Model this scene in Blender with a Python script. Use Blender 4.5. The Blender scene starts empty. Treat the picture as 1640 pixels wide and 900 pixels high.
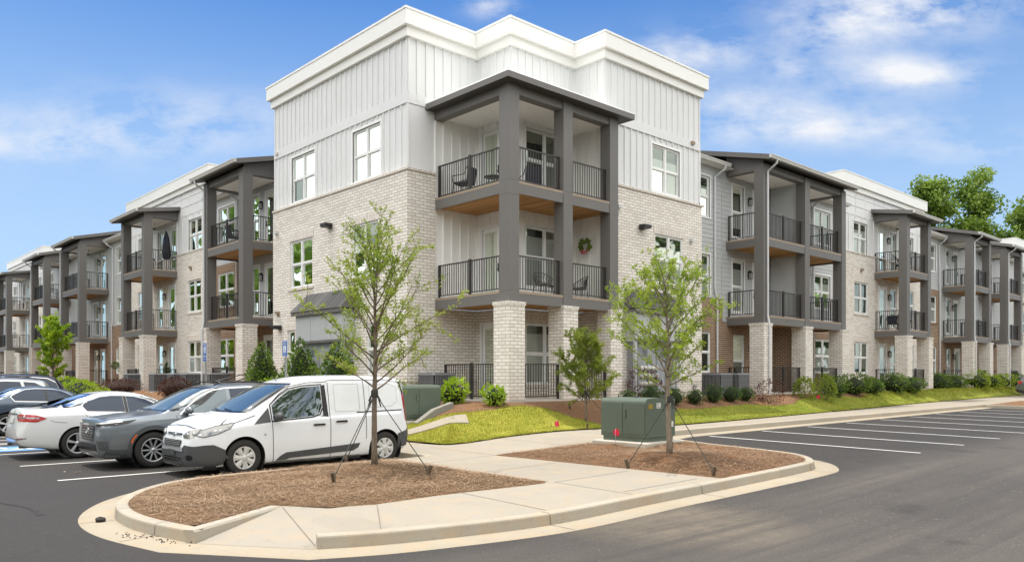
import bpy, bmesh, math, random
from mathutils import Vector, Matrix
from mathutils.bvhtree import BVHTree
from mathutils.geometry import delaunay_2d_cdt
R = random.Random(7)
rad = math.radians
scene = bpy.context.scene
COL = scene.collection

# ------------------------------------------------------------------ mesh builder
class MB:
    def __init__(s):
        s.v = []; s.f = []; s.m = []; s.sm = []
    def add(s, pts, faces, mi=0, smooth=False):
        b = len(s.v); s.v.extend(tuple(p) for p in pts)
        for f in faces:
            s.f.append(tuple(b + i for i in f)); s.m.append(mi); s.sm.append(smooth)
    def quad(s, a, b, c, d, mi=0): s.add([a, b, c, d], [(0, 1, 2, 3)], mi)
    def box(s, x0, x1, y0, y1, z0, z1, mi=0):
        if x0 > x1: x0, x1 = x1, x0
        if y0 > y1: y0, y1 = y1, y0
        s.add([(x0,y0,z0),(x1,y0,z0),(x1,y1,z0),(x0,y1,z0),(x0,y0,z1),(x1,y0,z1),(x1,y1,z1),(x0,y1,z1)],
              [(0,3,2,1),(4,5,6,7),(0,1,5,4),(1,2,6,5),(2,3,7,6),(3,0,4,7)], mi)
    def rbox(s, x0, x1, y0, y1, z0, z1, r=.02, mi=0):
        # box with a chamfer on every vertical and top edge
        b = len(s.v)
        ring = lambda i, z: [(x0+r+i,y0+i,z),(x1-r-i,y0+i,z),(x1-i,y0+r+i,z),(x1-i,y1-r-i,z),(x1-r-i,y1-i,z),(x0+r+i,y1-i,z),(x0+i,y1-r-i,z),(x0+i,y0+r+i,z)]
        pts = ring(0, z0) + ring(0, z1 - r) + ring(r, z1)
        fs = [tuple(range(7, -1, -1)), tuple(range(16, 24))]
        for k in range(2):
            for i in range(8):
                j = (i + 1) % 8; fs.append((k*8+i, k*8+j, k*8+8+j, k*8+8+i))
        s.add(pts, fs, mi)
    def bar(s, p, q, w, h=None, mi=0):
        # square bar between two points
        h = h or w; p = Vector(p); q = Vector(q); d = (q - p)
        if d.length < 1e-6: return
        d.normalize(); up = Vector((0,0,1)) if abs(d.z) < .95 else Vector((1,0,0))
        a = d.cross(up).normalized(); c = a.cross(d).normalized()
        pts = []
        for e in (p, q):
            for sx, sz in ((-1,-1),(1,-1),(1,1),(-1,1)): pts.append(e + a*sx*w/2 + c*sz*h/2)
        s.add(pts, [(3,2,1,0),(4,5,6,7),(0,1,5,4),(1,2,6,5),(2,3,7,6),(3,0,4,7)], mi)
    def tube(s, path, rs, n=6, mi=0, cap=True, smooth=True):
        path = [Vector(p) for p in path]
        if not isinstance(rs, (list, tuple)): rs = [rs] * len(path)
        b = len(s.v); ref = None
        for i, p in enumerate(path):
            d = (path[min(i+1, len(path)-1)] - path[max(i-1, 0)])
            d = d.normalized() if d.length > 1e-9 else Vector((0,0,1))
            if ref is None:
                ref = d.cross(Vector((0,0,1)) if abs(d.z) < .9 else Vector((1,0,0))).normalized()
            a = (ref - d*ref.dot(d)).normalized(); ref = a; c = d.cross(a)
            for k in range(n):
                t = 2*math.pi*k/n; s.v.append(tuple(p + (a*math.cos(t) + c*math.sin(t))*rs[i]))
        for i in range(len(path)-1):
            for k in range(n):
                j = (k+1) % n
                s.f.append((b+i*n+k, b+i*n+j, b+(i+1)*n+j, b+(i+1)*n+k)); s.m.append(mi); s.sm.append(smooth)
        if cap:
            s.f.append(tuple(b+k for k in range(n-1, -1, -1))); s.m.append(mi); s.sm.append(False)
            e = b+(len(path)-1)*n
            s.f.append(tuple(e+k for k in range(n))); s.m.append(mi); s.sm.append(False)
    def lathe(s, prof, n=24, mi=0, axis='z', at=(0,0,0), smooth=True, mis=None):
        # prof: list of (radius, height)
        b = len(s.v)
        for r, h in prof:
            for k in range(n):
                t = 2*math.pi*k/n; x, y = r*math.cos(t), r*math.sin(t)
                if axis == 'z': p = (at[0]+x, at[1]+y, at[2]+h)
                elif axis == 'y': p = (at[0]+x, at[1]+h, at[2]+y)
                else: p = (at[0]+h, at[1]+x, at[2]+y)
                s.v.append(p)
        for i in range(len(prof)-1):
            for k in range(n):
                j = (k+1) % n
                s.f.append((b+i*n+k, b+i*n+j, b+(i+1)*n+j, b+(i+1)*n+k)); s.m.append(mis[i] if mis else mi); s.sm.append(smooth)
    def sweep(s, path, prof, mi=0, sgn=1, smooth=False, zf=None, cap=True, mis=None):
        # path of (x,y); prof of (offset to the right hand side * sgn, z)
        n = len(path); b = len(s.v); m = len(prof)
        for i, (x, y) in enumerate(path):
            def nrm(a, c):
                dx, dy = c[0]-a[0], c[1]-a[1]; l = math.hypot(dx, dy) or 1; return (dy/l, -dx/l)
            n1 = nrm(path[i-1], path[i]) if i else nrm(path[0], path[1])
            n2 = nrm(path[i], path[i+1]) if i < n-1 else n1
            k = 1 + n1[0]*n2[0] + n1[1]*n2[1]
            k = max(k, .35)
            mx, my = (n1[0]+n2[0])/k, (n1[1]+n2[1])/k
            z0 = zf(x, y) if zf else 0
            for off, z in prof: s.v.append((x+mx*off*sgn, y+my*off*sgn, z+z0))
        for i in range(n-1):
            for j in range(m-1):
                s.f.append((b+i*m+j, b+(i+1)*m+j, b+(i+1)*m+j+1, b+i*m+j+1)); s.m.append(mis[j] if mis else mi); s.sm.append(smooth)
        if cap and m > 2:
            s.f.append(tuple(b+j for j in range(m))); s.m.append(mi); s.sm.append(False)
            s.f.append(tuple(b+(n-1)*m+j for j in range(m-1, -1, -1))); s.m.append(mi); s.sm.append(False)
    def ell(s, c, r, mi=0, nu=12, nv=8):
        prof = [(max(1e-4, math.sin(math.pi*i/nv)), -math.cos(math.pi*i/nv)) for i in range(nv+1)]
        b = len(s.v); s.lathe(prof, nu, mi)
        for i in range(b, len(s.v)):
            v = s.v[i]; s.v[i] = (c[0]+v[0]*r[0], c[1]+v[1]*r[1], c[2]+v[2]*r[2])
    def xf(s, M):
        s.v = [tuple(M @ Vector(p)) for p in s.v]; return s
    def build(s, name, mats, parent=None, recalc=True):
        me = bpy.data.meshes.new(name); me.from_pydata(s.v, [], s.f)
        if not isinstance(mats, (list, tuple)): mats = [mats]
        for m in mats: me.materials.append(m)
        me.polygons.foreach_set('material_index', s.m)
        me.polygons.foreach_set('use_smooth', s.sm)
        if recalc:
            bm = bmesh.new(); bm.from_mesh(me); bmesh.ops.recalc_face_normals(bm, faces=bm.faces); bm.to_mesh(me); bm.free()
        me.update()
        o = bpy.data.objects.new(name, me); COL.objects.link(o)
        if parent is not None: o.parent = parent
        return o

def tag(o, label=None, cat=None, group=None, kind=None):
    if label: o['label'] = label
    if cat: o['category'] = cat
    if group: o['group'] = group
    if kind: o['kind'] = kind
    return o
def empty(name, loc=(0,0,0), rz=0):
    o = bpy.data.objects.new(name, None); o.empty_display_size = .2; COL.objects.link(o)
    o.location = loc; o.rotation_euler = (0,0,rz); return o
def copy_tree(o, parent=None):
    c = o.copy(); COL.objects.link(c); c.parent = parent
    for ch in list(o.children): copy_tree(ch, c)
    return c

# ------------------------------------------------------------------ materials
MATS = {}
class N:
    def __init__(s, name):
        s.mat = bpy.data.materials.new(name); s.mat.use_nodes = True
        s.nt = s.mat.node_tree; s.nt.nodes.clear()
        s.out = s.n('ShaderNodeOutputMaterial')
    def n(s, t, **kw):
        o = s.nt.nodes.new(t)
        for k, v in kw.items(): setattr(o, k, v)
        return o
    def l(s, a, b): s.nt.links.new(a, b)
    def val(s, sock, v):
        if hasattr(v, 'is_output') or isinstance(v, bpy.types.NodeSocket): s.l(v, sock)
        else: sock.default_value = v
    def math(s, op, a, b=None, c=None, clamp=False):
        o = s.n('ShaderNodeMath', operation=op); o.use_clamp = clamp
        s.val(o.inputs[0], a)
        if b is not None: s.val(o.inputs[1], b)
        if c is not None: s.val(o.inputs[2], c)
        return o.outputs[0]
    def mix(s, f, a, b, typ='MIX'):
        o = s.n('ShaderNodeMix', data_type='RGBA', blend_type=typ)
        s.val(o.inputs[0], f)
        for i, v in ((6, a), (7, b)):
            if isinstance(v, (tuple, list)): o.inputs[i].default_value = (*v[:3], 1)
            else: s.l(v, o.inputs[i])
        return o.outputs[2]
    def pos(s): return s.n('ShaderNodeNewGeometry').outputs['Position']
    def obj(s): return s.n('ShaderNodeTexCoord').outputs['Object']
    def noise(s, vec, scale, detail=3, rough=.55, out=0):
        o = s.n('ShaderNodeTexNoise'); s.l(vec, o.inputs['Vector'])
        o.inputs['Scale'].default_value = scale; o.inputs['Detail'].default_value = detail; o.inputs['Roughness'].default_value = rough
        return o.outputs[out]
    def ramp(s, f, stops):
        o = s.n('ShaderNodeValToRGB'); s.l(f, o.inputs[0]); e = o.color_ramp.elements
        while len(e) < len(stops): e.new(.5)
        for i, (p, c) in enumerate(stops):
            e[i].position = p; e[i].color = (*c[:3], 1) if isinstance(c, (tuple, list)) else (c, c, c, 1)
        return o.outputs[0]
    def scalev(s, vec, v):
        o = s.n('ShaderNodeVectorMath', operation='MULTIPLY'); s.l(vec, o.inputs[0]); o.inputs[1].default_value = v; return o.outputs[0]
    def bsdf(s, color, rough=.6, metal=0, spec=.5, bump=None, bstr=.3, bdist=.01, coat=0, **kw):
        p = s.n('ShaderNodeBsdfPrincipled')
        if isinstance(color, (tuple, list)): p.inputs['Base Color'].default_value = (*color[:3], 1)
        else: s.l(color, p.inputs['Base Color'])
        s.val(p.inputs['Roughness'], rough); p.inputs['Metallic'].default_value = metal
        p.inputs['Specular IOR Level'].default_value = spec; p.inputs['Coat Weight'].default_value = coat
        if coat: p.inputs['Coat Roughness'].default_value = .03
        if bump is not None:
            b = s.n('ShaderNodeBump'); s.l(bump, b.inputs['Height']); b.inputs['Strength'].default_value = bstr; b.inputs['Distance'].default_value = bdist
            s.l(b.outputs[0], p.inputs['Normal'])
        s.p = p
        s.l(p.outputs[0], s.out.inputs[0]); return p.outputs[0]

def plain(name, c, rough=.6, metal=0, var=.1, scale=3., bump=0, spec=.5, coat=0, fine=0):
    n = N(name); P = n.obj()
    f = n.noise(P, scale, 4)
    lo = tuple(x*(1-var) for x in c); hi = tuple(min(1, x*(1+var)) for x in c)
    col = n.mix(f, lo, hi)
    if fine:
        g = n.noise(P, 60, 2); col = n.mix(n.math('MULTIPLY', g, fine), col, tuple(x*.5 for x in c))
    b = n.noise(P, 40 if bump else 8, 3) if bump else None
    rr = n.math('ADD', n.math('MULTIPLY', n.noise(P, scale*2.3, 3), .12), rough-.06)
    n.bsdf(col, rr, metal, spec, b, bump or .1, .01, coat)
    return n.mat

def wallvec(n, swap=False):
    # planar coordinates on a vertical wall from the world position: (along, up)
    g = n.n('ShaderNodeNewGeometry'); sp = n.n('ShaderNodeSeparateXYZ'); n.l(g.outputs['Position'], sp.inputs[0])
    sn = n.n('ShaderNodeSeparateXYZ'); n.l(g.outputs['True Normal'], sn.inputs[0])
    ax = n.math('GREATER_THAN', n.math('ABSOLUTE', sn.outputs[0]), .6)
    az = n.math('GREATER_THAN', n.math('ABSOLUTE', sn.outputs[2]), .6)
    mx = n.n('ShaderNodeMix'); n.l(ax, mx.inputs[0]); n.l(sp.outputs[0], mx.inputs[2]); n.l(sp.outputs[1], mx.inputs[3])
    my = n.n('ShaderNodeMix'); n.l(az, my.inputs[0]); n.l(sp.outputs[2], my.inputs[2]); n.l(sp.outputs[1], my.inputs[3])
    c = n.n('ShaderNodeCombineXYZ')
    if swap: n.l(my.outputs[0], c.inputs[0]); n.l(mx.outputs[0], c.inputs[1])
    else: n.l(mx.outputs[0], c.inputs[0]); n.l(my.outputs[0], c.inputs[1])
    return c.outputs[0], g.outputs['Position'], sp.outputs[2]

def brick(name, a, b, mort, odd, bw=.30, bh=.1016, swap=False, ms=.010):
    n = N(name); v, P, z = wallvec(n, swap)
    t = n.n('ShaderNodeTexBrick'); n.l(v, t.inputs['Vector'])
    t.inputs['Scale'].default_value = 1; t.inputs['Brick Width'].default_value = bw; t.inputs['Row Height'].default_value = bh
    t.inputs['Mortar Size'].default_value = ms; t.inputs['Mortar Smooth'].default_value = .25; t.inputs['Bias'].default_value = -.1
    t.inputs['Color1'].default_value = (0,0,0,1); t.inputs['Color2'].default_value = (1,1,1,1); t.inputs['Mortar'].default_value = (.5,.5,.5,1)
    tone = n.ramp(t.outputs['Color'], [(0, a), (.55, b), (.93, tuple(x*.93 for x in b)), (.985, odd)])
    blot = n.noise(P, 9, 4, .65)
    tone = n.mix(n.math('MULTIPLY', blot, .38), tone, tuple(x*.70 for x in a))
    big = n.noise(P, .35, 3)
    tone = n.mix(n.math('MULTIPLY', big, .35), tone, tuple(min(1, x*1.18) for x in b))
    # red clay splashed up on the lowest courses
    dirt = n.math('MULTIPLY', n.math('SUBTRACT', 1.55, z, clamp=True), n.math('MULTIPLY', n.noise(P, 2.5, 4), .9), clamp=True)
    col = n.mix(t.outputs['Fac'], tone, mort)
    col = n.mix(dirt, col, (.45, .26, .15))
    hgt = n.math('ADD', n.math('SUBTRACT', 1, t.outputs['Fac']), n.math('MULTIPLY', n.noise(P, 55, 3), .35))
    n.bsdf(col, .85, 0, .25, hgt, .55, .012)
    return n.mat

def glassmat(name, dark, light, refl=.13, tint=(.84, .93, .82), blinds=True):
    n = N(name); oi = n.n('ShaderNodeObjectInfo').outputs['Random']; P = n.pos()
    sp = n.n('ShaderNodeSeparateXYZ'); n.l(P, sp.inputs[0])
    sl = n.math('PINGPONG', sp.outputs[2], .03)
    sl = n.math('MULTIPLY', sl, 33)
    slat = n.mix(sl, tuple(x*.55 for x in light), light)
    sel = n.math('GREATER_THAN', oi, .42)
    drop = n.math('GREATER_THAN', n.math('FRACT', n.math('MULTIPLY', sp.outputs[2], .308)), n.math('MULTIPLY', n.math('FRACT', n.math('MULTIPLY', oi, 7.3)), .7))
    inn = n.mix(n.math('MULTIPLY', sel, drop) if blinds else 0.0, dark, slat)
    d = n.n('ShaderNodeBsdfDiffuse'); n.l(inn, d.inputs[0])
    g = n.n('ShaderNodeBsdfGlossy'); g.inputs['Color'].default_value = (*tint, 1); g.inputs['Roughness'].default_value = .015
    bp = n.n('ShaderNodeBump'); n.l(n.noise(P, 1.3, 1), bp.inputs['Height']); bp.inputs['Strength'].default_value = .05; bp.inputs['Distance'].default_value = .05
    n.l(bp.outputs[0], g.inputs['Normal'])
    fr = n.n('ShaderNodeFresnel'); fr.inputs['IOR'].default_value = 1.5
    fac = n.math('ADD', n.math('MULTIPLY', fr.outputs[0], .8), n.math('MULTIPLY_ADD', n.math('FRACT', n.math('MULTIPLY', oi, 13.7)), .10, refl), clamp=True)
    mx = n.n('ShaderNodeMixShader'); n.l(fac, mx.inputs[0]); n.l(d.outputs[0], mx.inputs[1]); n.l(g.outputs[0], mx.inputs[2])
    n.l(mx.outputs[0], n.out.inputs[0]); return n.mat

def carpaint(name, c, flake=0, rough=.28):
    n = N(name); P = n.obj()
    col = n.mix(n.math('MULTIPLY', n.noise(P, 4, 3), .25), c, tuple(x*.86 for x in c))
    sp = n.n('ShaderNodeSeparateXYZ'); n.l(P, sp.inputs[0])
    dust = n.math('MULTIPLY', n.math('SUBTRACT', .62, sp.outputs[2], clamp=True), n.math('MULTIPLY', n.noise(P, 5, 4), .8), clamp=True)
    col = n.mix(dust, col, (.33, .27, .21))
    n.bsdf(col, rough, flake, .5, n.noise(P, 2.2, 1), .02, .02, coat=.8)
    return n.mat

M = {}
M['white'] = plain('white_paint', (.72, .73, .735), .5, var=.05, scale=.6)
def siding(name, c):
    n = N(name); P = n.pos()
    k = n.mix(n.noise(P, .5, 4, .6), tuple(x*.95 for x in c), tuple(min(1, x*1.05) for x in c))
    st = n.ramp(n.noise(n.scalev(P, (5, 5, .22)), 1.3, 5, .65), [(.50, 0), (.78, .22)])
    k = n.mix(st, k, tuple(x*f for x, f in zip(c, (.80, .78, .74))))
    n.bsdf(k, .55, 0, .4, n.noise(P, 3, 3), .06, .03); return n.mat
M['white'] = siding('white_siding', (.735, .745, .75))
M['cornice'] = plain('cornice_paint', (.84, .84, .81), .45, var=.03, scale=.5)
M['frame'] = plain('window_vinyl', (.82, .83, .82), .35, var=.02)
M['grey'] = plain('grey_siding', (.50, .515, .52), .6, var=.05, scale=.8)
M['pgrey'] = plain('grey_panel', (.30, .32, .345), .55, var=.05, scale=.8)
M['trim'] = plain('dark_trim', (.150, .143, .136), .55, var=.07, scale=1.2)
M['soffit'] = plain('dark_soffit', (.055, .050, .046), .6, var=.08)
M['whitein'] = plain('recess_white_brightened', (.88, .88, .86), .5, var=.03)  # paler siding copy: light missing in the recess is put into the colour
M['bay'] = plain('bay_panel', (.47, .485, .50), .5, var=.05)
M['ceil'] = plain('balcony_ceiling', (.93, .905, .86), .7, var=.03)
M['rail'] = plain('black_rail', (.045, .042, .04), .4, var=.15, metal=.2)
M['gutter'] = plain('gutter_metal', (.60, .595, .57), .4, var=.04)
M['down'] = plain('downspout_metal', (.62, .635, .65), .4, var=.04)
M['floor'] = plain('deck_floor', (.66, .62, .56), .8, var=.08)
M['tread'] = plain('deck_edge', (.33, .265, .20), .75, var=.2, scale=4)
M['brickw'] = brick('white_brick', (.68, .63, .565), (.87, .83, .775), (.40, .35, .30), (.40, .27, .21))
M['brickwv'] = brick('white_brick_soldier', (.66, .605, .54), (.81, .765, .705), (.42, .37, .32), (.42, .30, .22), swap=True)
M['brickb'] = brick('brown_brick', (.165, .092, .058), (.27, .165, .105), (.52, .43, .33), (.10, .06, .045), bw=.24, bh=.085, ms=.012)
M['brickbv'] = brick('brown_brick_soldier', (.165, .092, .058), (.27, .165, .105), (.50, .42, .32), (.10, .06, .045), bw=.24, bh=.085, swap=True)
M['glass'] = glassmat('window_glass', (.018, .024, .022), (.40, .43, .40))
M['dglass'] = glassmat('door_glass', (.03, .045, .045), (.30, .36, .36), refl=.2)

def wood(name):
    n = N(name); P = n.pos(); sp = n.n('ShaderNodeSeparateXYZ'); n.l(P, sp.inputs[0])
    k = n.math('FLOOR', n.math('MULTIPLY', n.math('ADD', sp.outputs[0], 0.0), 7.2))
    wn = n.n('ShaderNodeTexWhiteNoise', noise_dimensions='1D'); n.l(k, wn.inputs['W'])
    gr = n.noise(n.scalev(P, (9, 1.2, 9)), 3, 4)
    c = n.mix(wn.outputs[0], (.40, .20, .07), (.62, .36, .14))
    c = n.mix(n.math('MULTIPLY', gr, .6), c, (.24, .11, .035))
    edge = n.math('PINGPONG', n.math('MULTIPLY', sp.outputs[0], 7.2), .5)
    n.bsdf(c, .75, 0, .3, n.math('MINIMUM', edge, .06), .8, .06)
    return n.mat
M['wood'] = wood('deck_boards')
def shingle():
    n = N('roof_shingle'); P = n.pos()
    t = n.n('ShaderNodeTexBrick'); v, _, _ = wallvec(n); n.l(v, t.inputs['Vector'])
    t.inputs['Scale'].default_value = 1; t.inputs['Brick Width'].default_value = .3; t.inputs['Row Height'].default_value = .14
    t.inputs['Mortar Size'].default_value = .008; t.inputs['Color1'].default_value = (.05,.05,.052,1); t.inputs['Color2'].default_value = (.13,.128,.125,1); t.inputs['Mortar'].default_value = (.02,.02,.02,1)
    c = n.mix(n.math('MULTIPLY', n.noise(P, 30, 3), .6), t.outputs[0], (.10, .10, .10))
    n.bsdf(c, .9, 0, .2, n.math('SUBTRACT', 1, t.outputs['Fac']), .5, .01); return n.mat
M['shingle'] = shingle()
M['black'] = plain('black_metal', (.02, .02, .021), .45, var=.2)
M['lampglass'] = plain('lamp_glass', (.55, .55, .5), .15, var=.05)
M['steel'] = plain('galvanized', (.42, .43, .44), .4, metal=.7, var=.1)
M['conc'] = plain('concrete', (.56, .53, .47), .85, var=.08, scale=1.2, bump=.15, fine=.25)
# ------------------------------------------------------------------ camera, sky, sun
cam = bpy.data.cameras.new('camera'); co = bpy.data.objects.new('camera', cam); COL.objects.link(co)
cam.sensor_width = 36; cam.sensor_fit = 'HORIZONTAL'; cam.lens = 1266/1640*36; cam.shift_y = 152/1640
cam.clip_start = .1; cam.clip_end = 2000
co.location = (0, 0, 1.83); co.rotation_euler = (rad(90), 0, -math.atan2(.6787, .7344))
scene.camera = co
SUN_E = 3.5; SKYTINT = (.085, .52, 1.0); HAZE = 1.0; HAZECOL = (3.85, 5.2, 6.75); CLOUD = (6.1, 6.25, 6.55); BCLOUD = (17.6, 17.1, 16.1)
SUN_EL, SUN_AZ = 77, 14        # degrees; azimuth measured from +Y towards -X
W = bpy.data.worlds.new('World'); scene.world = W; W.use_nodes = True
nt = W.node_tree; nt.nodes.clear()
class WN(N):
    def __init__(s): s.nt = nt; s.out = s.n('ShaderNodeOutputWorld')
n = WN()
bg = n.n('ShaderNodeBackground'); bg.inputs[1].default_value = .15
sky = n.n('ShaderNodeTexSky', sky_type='NISHITA'); sky.sun_disc = False
sky.sun_elevation = rad(SUN_EL); sky.sun_rotation = rad(-SUN_AZ); sky.altitude = 200; sky.air_density = 1.0; sky.dust_density = .6; sky.ozone_density = 2.0
dirv = n.n('ShaderNodeTexCoord').outputs['Generated']
sp = n.n('ShaderNodeSeparateXYZ'); n.l(dirv, sp.inputs[0])

def dot(v):
    o = n.n('ShaderNodeVectorMath', operation='DOT_PRODUCT'); n.l(dirv, o.inputs[0]); o.inputs[1].default_value = v; return o.outputs['Value']
ahead = dot((.6787, .7344, 0)); side = dot((.7344, -.6787, 0))
inv = n.math('DIVIDE', 1.0, n.math('MAXIMUM', ahead, .08))
ss = n.math('MULTIPLY', side, inv); tt = n.math('MULTIPLY', sp.outputs[2], inv)
cv = n.n('ShaderNodeCombineXYZ'); n.l(ss, cv.inputs[0]); n.l(tt, cv.inputs[1])
def warp(v, sc, rot, loc):
    m = n.n('ShaderNodeMapping'); n.l(v, m.inputs[0]); m.inputs['Scale'].default_value = sc; m.inputs['Rotation'].default_value = (0, 0, rad(rot)); m.inputs['Location'].default_value = loc; return m.outputs[0]
fib = n.noise(warp(cv.outputs[0], (1.5, 4.6, 1), -14, (3.1, 1.7, 0)), 3.2, 12, .60)
fine = n.noise(warp(cv.outputs[0], (2.0, 3.6, 1), -12, (.4, 5.2, 0)), 5.2, 12, .62)
def blob(px, py, rx, ry, rot, amp):
    m = warp(cv.outputs[0], (1, 1, 1), 0, (-(px-820)/1266, -(602-py)/1266, 0))
    m = warp(m, (1266/rx, 1266/ry, 1), rot, (0, 0, 0))
    l = n.n('ShaderNodeVectorMath', operation='LENGTH'); n.l(m, l.inputs[0])
    return n.math('MULTIPLY', n.math('POWER', 2.718, n.math('MULTIPLY', n.math('POWER', l.outputs['Value'], 2), -1)), amp)
tot = None
for b in ((1430, 16, 150, 38, 10, .92), (1320, 62, 80, 26, 6, .42), (1450, 118, 115, 26, 13, .72), (1110, 85, 90, 30, 5, .62), (1260, 105, 30, 16, 0, .4), (1190, 165, 160, 40, 0, .34),
          (1330, 195, 200, 26, 4, .36), (1250, 215, 180, 20, 0, .3), (785, 12, 36, 16, 10, .6), (250, 200, 300, 50, -12, .36), (60, 232, 170, 22, -6, .42), (1560, 240, 170, 22, 4, .25)):
    v = blob(*b); tot = v if tot is None else n.math('ADD', tot, v)
tex = n.math('ADD', n.math('MULTIPLY', fine, .62), n.math('MULTIPLY', fib, .5))
cf = n.math('MULTIPLY', tot, n.math('MULTIPLY', n.math('SUBTRACT', tex, n.math('MULTIPLY_ADD', tot, -.14, .51)), 7.0), clamp=True)
cf = n.math('POWER', cf, .8)
cf = n.math('MULTIPLY', cf, n.math('GREATER_THAN', ahead, .1))
# sunlit cumulus over the half of the sky behind the viewer (windows and cars mirror it)
zc = n.math('ADD', n.math('MAXIMUM', sp.outputs[2], 0.0), .22)
pl = n.n('ShaderNodeCombineXYZ'); n.l(n.math('DIVIDE', sp.outputs[0], zc), pl.inputs[0]); n.l(n.math('DIVIDE', sp.outputs[1], zc), pl.inputs[1])
puff = n.ramp(n.noise(pl.outputs[0], 1.15, 8, .55), [(.30, 0), (.54, 1)])
back = n.math('MULTIPLY', puff, n.math('ADD', n.math('MULTIPLY', ahead, -2.6), 1.35, clamp=True))
# thin haze that pales the sky towards the horizon
hz = n.ramp(n.math('MAXIMUM', sp.outputs[2], 0.0), [(0, .97), (.10, .88), (.22, .68), (.33, .42), (.44, .14), (.60, .02)])
skyc = n.mix(1.0, sky.outputs[0], SKYTINT, 'MULTIPLY')
skyc = n.mix(n.math('MULTIPLY', hz, HAZE), skyc, HAZECOL)
skyc = n.mix(cf, skyc, CLOUD)
over = n.math('MULTIPLY', n.math('MULTIPLY', n.math('SUBTRACT', sp.outputs[2], .60), 5.0, clamp=True), n.math('MULTIPLY_ADD', puff, .6, .4))
skyc = n.mix(n.math('MULTIPLY', over, .8), skyc, (9.5, 9.6, 9.8))
skyc = n.mix(back, skyc, BCLOUD)
n.l(skyc, bg.inputs[0]); n.l(bg.outputs[0], n.out.inputs[0])

sun = bpy.data.lights.new('sun', 'SUN'); so = bpy.data.objects.new('sun', sun); COL.objects.link(so)
sun.energy = SUN_E; sun.angle = rad(.6); sun.color = (1, .965, .90)
so.rotation_euler = (rad(90-SUN_EL), 0, rad(180+SUN_AZ)); so.location = (0, 0, 40)
_d = so.rotation_euler.to_matrix() @ Vector((0, 0, 1))
scene.view_settings.view_transform = 'Standard'; scene.view_settings.look = 'None'; scene.view_settings.exposure = 0; scene.view_settings.gamma = 1
scene.cycles.use_denoising = True
scene.cycles.max_bounces = 8; scene.cycles.diffuse_bounces = 6; scene.cycles.glossy_bounces = 3; scene.cycles.transparent_max_bounces = 6
scene.cycles.caustics_reflective = False; scene.cycles.caustics_refractive = False
scene.cycles.sample_clamp_indirect = 8
# ------------------------------------------------------------------ the apartment building
ZF = (1.12, 4.35, 7.60)           # floor levels
BTOP = 8.45                        # top of the pale brick
BLD = empty('apartment_building', (18, 21, 1.0))
tag(BLD, 'three storey white and pale brick apartment building with dark balconies wrapping the corner', 'apartment building', kind='thing')
BL = BLD
BLD_INV = Matrix.Translation((-18, -21, -1.0))
def part(mb, name, mats, parent=None):
    o = mb.build(name, mats, None)
    p = parent or BL
    o.parent = p
    # everything is modelled in world coordinates: keep it there
    o.matrix_parent_inverse = BLD_INV
    return o
def sub(mb, name, mats, parent):
    o = mb.build(name, mats, None); o.parent = parent
    return o
def T(s, u, o, z): return (o, u, z) if s == 'L' else (u, o, z)
def tb(mb, s, u0, u1, o0, o1, z0, z1, mi=0):
    if s == 'L': mb.box(o0, o1, u0, u1, z0, z1, mi)
    else: mb.box(u0, u1, o0, o1, z0, z1, mi)

def wall(mb, s, o, u0, u1, z0, z1, holes=(), mi=0, lap=0, lapz=0, dep=.12, out=.016):
    holes = [h for h in holes if h[1] > u0 and h[0] < u1 and h[3] > z0 and h[2] < z1]
    us = sorted(set([u0, u1] + [min(max(x, u0), u1) for h in holes for x in h[:2]]))
    zs = set([z0, z1] + [min(max(x, z0), z1) for h in holes for x in h[2:]])
    if lap:
        k = math.ceil((z0 - lapz)/lap + 1e-4)
        while lapz + k*lap < z1 - 1e-4: zs.add(round(lapz + k*lap, 4)); k += 1
    zs = sorted(zs)
    zz = [zs[0]]
    for z in zs[1:]:
        if z - zz[-1] > 1e-3: zz.append(z)
    zs = zz
    inh = lambda u, z: any(h[0] < u < h[1] and h[2] < z < h[3] for h in holes)
    for i in range(len(us)-1):
        for j in range(len(zs)-1):
            if inh((us[i]+us[i+1])/2, (zs[j]+zs[j+1])/2): continue
            ob = ot = o
            if lap:
                f0 = (zs[j]-lapz)/lap; f0 -= math.floor(f0+1e-4); f1 = f0 + (zs[j+1]-zs[j])/lap
                ob = o - out*(1-f0); ot = o - out*(1-min(1, f1))
                if f0 < .01: mb.quad(T(s,us[i],o,zs[j]), T(s,us[i+1],o,zs[j]), T(s,us[i+1],ob,zs[j]), T(s,us[i],ob,zs[j]), mi)
            mb.quad(T(s,us[i],ob,zs[j]), T(s,us[i+1],ob,zs[j]), T(s,us[i+1],ot,zs[j+1]), T(s,us[i],ot,zs[j+1]), mi)
    for a, b, c, d in holes:
        a, b = max(a, u0), min(b, u1); c2, d2 = max(c, z0), min(d, z1)
        q = o + dep
        mb.quad(T(s,a,o,c2), T(s,a,q,c2), T(s,a,q,d2), T(s,a,o,d2), mi)
        mb.quad(T(s,b,o,c2), T(s,b,q,c2), T(s,b,q,d2), T(s,b,o,d2), mi)
        if d <= z1: mb.quad(T(s,a,o,d), T(s,b,o,d), T(s,b,q,d), T(s,a,q,d), mi)
        if c >= z0: mb.quad(T(s,a,o,c), T(s,b,o,c), T(s,b,q,c), T(s,a,q,c), mi)

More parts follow.
